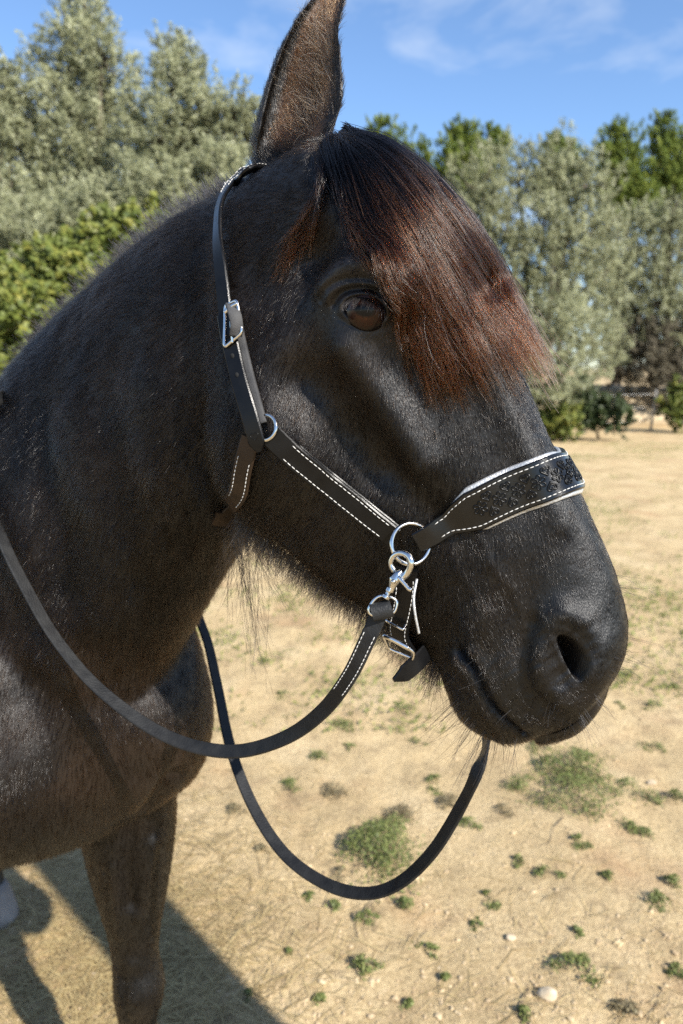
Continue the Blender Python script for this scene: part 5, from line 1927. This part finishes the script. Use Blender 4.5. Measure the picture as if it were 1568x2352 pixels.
tree('olive_tree', 'low bushy olive filling the gap below the tall olives', 'tree', 230, 9.2, [(60, 560, 85), (150, 540, 90), (240, 520, 85), (330, 480, 80), (420, 480, 85), (500, 420, 70), (110, 620, 85)], MAT_OLIVE, 66000, .062, .26, 204, GO)
GB = 'yellow-green bramble bushes under the olives'
tree('bramble_bush', 'yellow-green bramble bush under the low bushy olive', 'bush', 210, 8.3, [(150, 640, 75), (225, 590, 70), (290, 545, 60), (330, 520, 45), (95, 670, 70), (190, 700, 80)], MAT_BRAMBLE, 22000, .075, .62, 211, GB, .03, .3)
tree('bramble_bush', 'yellow-green bramble bush at the withers, beside the neck', 'bush', 10, 7.8, [(20, 700, 75), (70, 740, 80), (-30, 780, 90), (30, 830, 80), (90, 800, 70), (-10, 900, 90), (60, 900, 80)], MAT_BRAMBLE, 24000, .07, .62, 212, GB, .03, .3)
tree('olive_tree', 'big full olive tree behind the forelock, reaching to the ground', 'tree', 1240, 20.5, [(1105, 440, 85), (1190, 410, 80), (1265, 400, 80), (1345, 430, 80), (1060, 540, 100), (1160, 540, 110), (1270, 530, 110), (1360, 540, 90), (1080, 680, 120), (1200, 680, 130), (1320, 680, 110), (1130, 820, 125), (1260, 820, 125), (1360, 790, 90), (1170, 930, 80), (1265, 930, 90), (1090, 930, 90), (1000, 640, 100), (980, 780, 110), (1020, 900, 90)], MAT_OLIVE, 160000, .115, .26, 205, GO, .22)
tree('olive_tree', 'loose olive tree beside the pines above the fence', 'tree', 1610, 25.5, [(1480, 520, 60), (1540, 500, 55), (1590, 560, 80), (1460, 600, 75), (1530, 620, 80), (1420, 640, 60), (1500, 700, 80), (1570, 720, 80), (1440, 740, 60), (1400, 700, 45), (1400, 570, 60), (1385, 640, 60), (1420, 800, 60), (1490, 780, 60), (1560, 800, 60)], MAT_OLIVE, 80000, .12, .26, 206, GO, .2)
tree('scrub_bush', 'brown twiggy dry scrub under the loose olive', 'bush', 1550, 25, [(1440, 800, 55), (1500, 800, 65), (1560, 800, 65), (1470, 860, 45), (1540, 870, 55), (1420, 840, 40)], MAT_DRY, 22000, .15, .16, 207, None, .06)
tree('scrub_bush', 'low dark green bush at the foot of the big olive', 'bush', 1385, 19.8, [(1370, 945, 36), (1405, 955, 38), (1345, 965, 26), (1335, 900, 34)], MAT_DARK, 9000, .11, .5, 208, None, .04)
tree('scrub_bush', 'small yellowish bush beyond the fence post', 'bush', 1560, 22.5, [(1550, 930, 36), (1585, 910, 40), (1570, 960, 34)], MAT_BRAMBLE, 7000, .12, .5, 209, None, .04)
tree('scrub_bush', 'green bush under the big olive beside the nose', 'bush', 1200, 19.6, [(1290, 965, 40), (1240, 975, 30)], MAT_BRAMBLE, 6000, .10, .5, 210, None, .04)
GPI = 'green pines behind the olives'
for q, (bx, dp, lob, lab) in enumerate([
        (880, 38, [(860, 310, 30), (890, 330, 40), (930, 350, 38), (850, 350, 45), (970, 370, 38), (900, 400, 60), (985, 420, 45), (880, 500, 70), (950, 540, 70), (820, 520, 70), (900, 640, 80), (800, 660, 80)], 'bright green pine just beyond the poll of the horse'),
        (1060, 36, [(1048, 305, 22), (1075, 330, 34), (1045, 370, 42), (1095, 380, 45), (1060, 440, 50), (1125, 320, 22), (1140, 355, 36)], 'twin-topped pine behind the forelock'),
        (1290, 38, [(1270, 335, 22), (1300, 340, 20), (1285, 375, 38), (1320, 390, 34), (1270, 430, 50)], 'short pine showing over the big olive'),
        (1420, 36, [(1415, 305, 22), (1395, 345, 34), (1435, 350, 40), (1410, 400, 50), (1450, 420, 50), (1410, 470, 55), (1470, 480, 50)], 'broad dark pine rising between the two olives on the fence side'),
        (1535, 37, [(1523, 275, 20), (1510, 320, 34), (1550, 330, 44), (1530, 390, 52), (1580, 400, 60), (1520, 450, 52), (1580, 470, 60)], 'tallest pine with a pointed top above the loose olive')]):
    tree('pine_tree', lab, 'tree', bx, dp, lob, MAT_PINE, int(3900 * len(lob) ** 1.02), .26, .16, 220 + q, GPI, .25, 1.0, .5, 1.3, .22)

# ---- fence: posts and wires at the field edge
MAT_POST = noise_mat('weathered fence post', (.20, .19, .17), (.36, .34, .31), 12, .9, .4)
MAT_WIRE = noise_mat('fence wire', (.35, .35, .34), (.5, .5, .48), 20, .5, 0, None, .5, 2, .8)
fence = tag(empty('fence', tuple(gpt(1493, 992))), 'low wire fence on thin grey posts at the foot of the olives', 'fence')
fb = gpt(1493, 992)
fdir = norm(np.array((1.0, .18, 0)))
fence_posts = []
for k_ in (-1, 0, 1, 2):
    b_ = fb + fdir * 3.0 * k_
    b_[2] = gz(b_[0], b_[1])
    lean = np.array((.10, 0, 1.28))
    to_obj('post', tube(np.array([b_ - (0, 0, .1), b_ + lean * .5, b_ + lean * .97, b_ + lean]), np.array((.042, .04, .038, .02)), 10), MAT_POST, fence)
    fence_posts.append((b_, lean))
for hgt in (.35, .75, 1.15):
    A = []
    for (b_, ln_), (b2_, ln2_) in zip(fence_posts[:-1], fence_posts[1:]):
        p, q = b_ + ln_ * hgt / 1.28, b2_ + ln2_ * hgt / 1.28
        A += [p, (p + q) / 2 - np.array((0, 0, .03))]
    A.append(fence_posts[-1][0] + fence_posts[-1][1] * hgt / 1.28)
    to_obj('wire', tube(resample(np.array(A), 40), .006, 5), MAT_WIRE, fence)

# ---- pale earth bank behind the fence
MAT_BANK = noise_mat('pale earth bank', (.34, .26, .16), (.52, .42, .28), 1.5, .95, .6, 12, .1)
bc = pt(1450, 905, 27)
bm = bmesh.new()
bmesh.ops.create_icosphere(bm, subdivisions=4, radius=1)
v = np.array([x.co[:] for x in bm.verts])
f = [[x.index for x in p.verts] for p in bm.faces]
bm.free()
v = v * (1 + .14 * vnoise(v, .5, 61)[:, None] + .06 * vnoise(v, .2, 62)[:, None]) * np.array((7.0, 2.0, 1.25))
bank = mesh_object('terrain_bank', v + np.array((bc[0], bc[1], .15)), f, MAT_BANK)
bank['kind'] = 'structure'

# ---- added post, out of view, to cast the shadow past the foreleg
pb = np.array((.63, .57, 0)) + np.array((.67, -.742, 0)) * 1.2
pb[2] = gz(pb[0], pb[1])
post = tag(empty('shadow_post', tuple(pb)), 'unseen post added to cast the long shadow on the sand past the foreleg', 'post')
zz_ = np.linspace(-.1, 2.95, 30)
A = np.stack([pb[0] + .012 * np.sin(zz_ * 3), pb[1] + .012 * np.cos(zz_ * 2), zz_], 1)
to_obj('shaft', tube(A, .135 + .012 * np.sin(zz_ * 5), 18), MAT_POST, post)
to_obj('cap', tube(np.array([(A[-1, 0], A[-1, 1], 2.94), (A[-1, 0], A[-1, 1], 2.96), (A[-1, 0], A[-1, 1], 3.00), (A[-1, 0], A[-1, 1], 3.03)]), np.array((.15, .155, .15, .06)), 18), MAT_POST, post)

# ---- hooves
MAT_HOOF = noise_mat('grey hoof', (.12, .10, .085), (.26, .22, .19), 14, .7, .4, 80)
for (h, n_, hind) in LEGS:
    off = -.03 if hind else .028
    a = np.linspace(0, 2 * math.pi, 32, endpoint=False)
    rings = []
    for z, fa, sd, sh in ((.098, .038, .036, .0), (.085, .047, .044, .004), (.05, .056, .052, .014), (.012, .064, .059, .024), (.0, .064, .059, .026), (-.012, .060, .056, .026)):
        c = hpt(h + off + sh, n_, z)
        back = np.where(np.cos(a) < 0, .82, 1.0)
        rings.append(c + (np.cos(a) * fa * back)[:, None] * HD + (np.sin(a) * sd)[:, None] * HN)
    to_obj('hoof', loft(np.stack(rings)[::-1]), MAT_HOOF, horse)
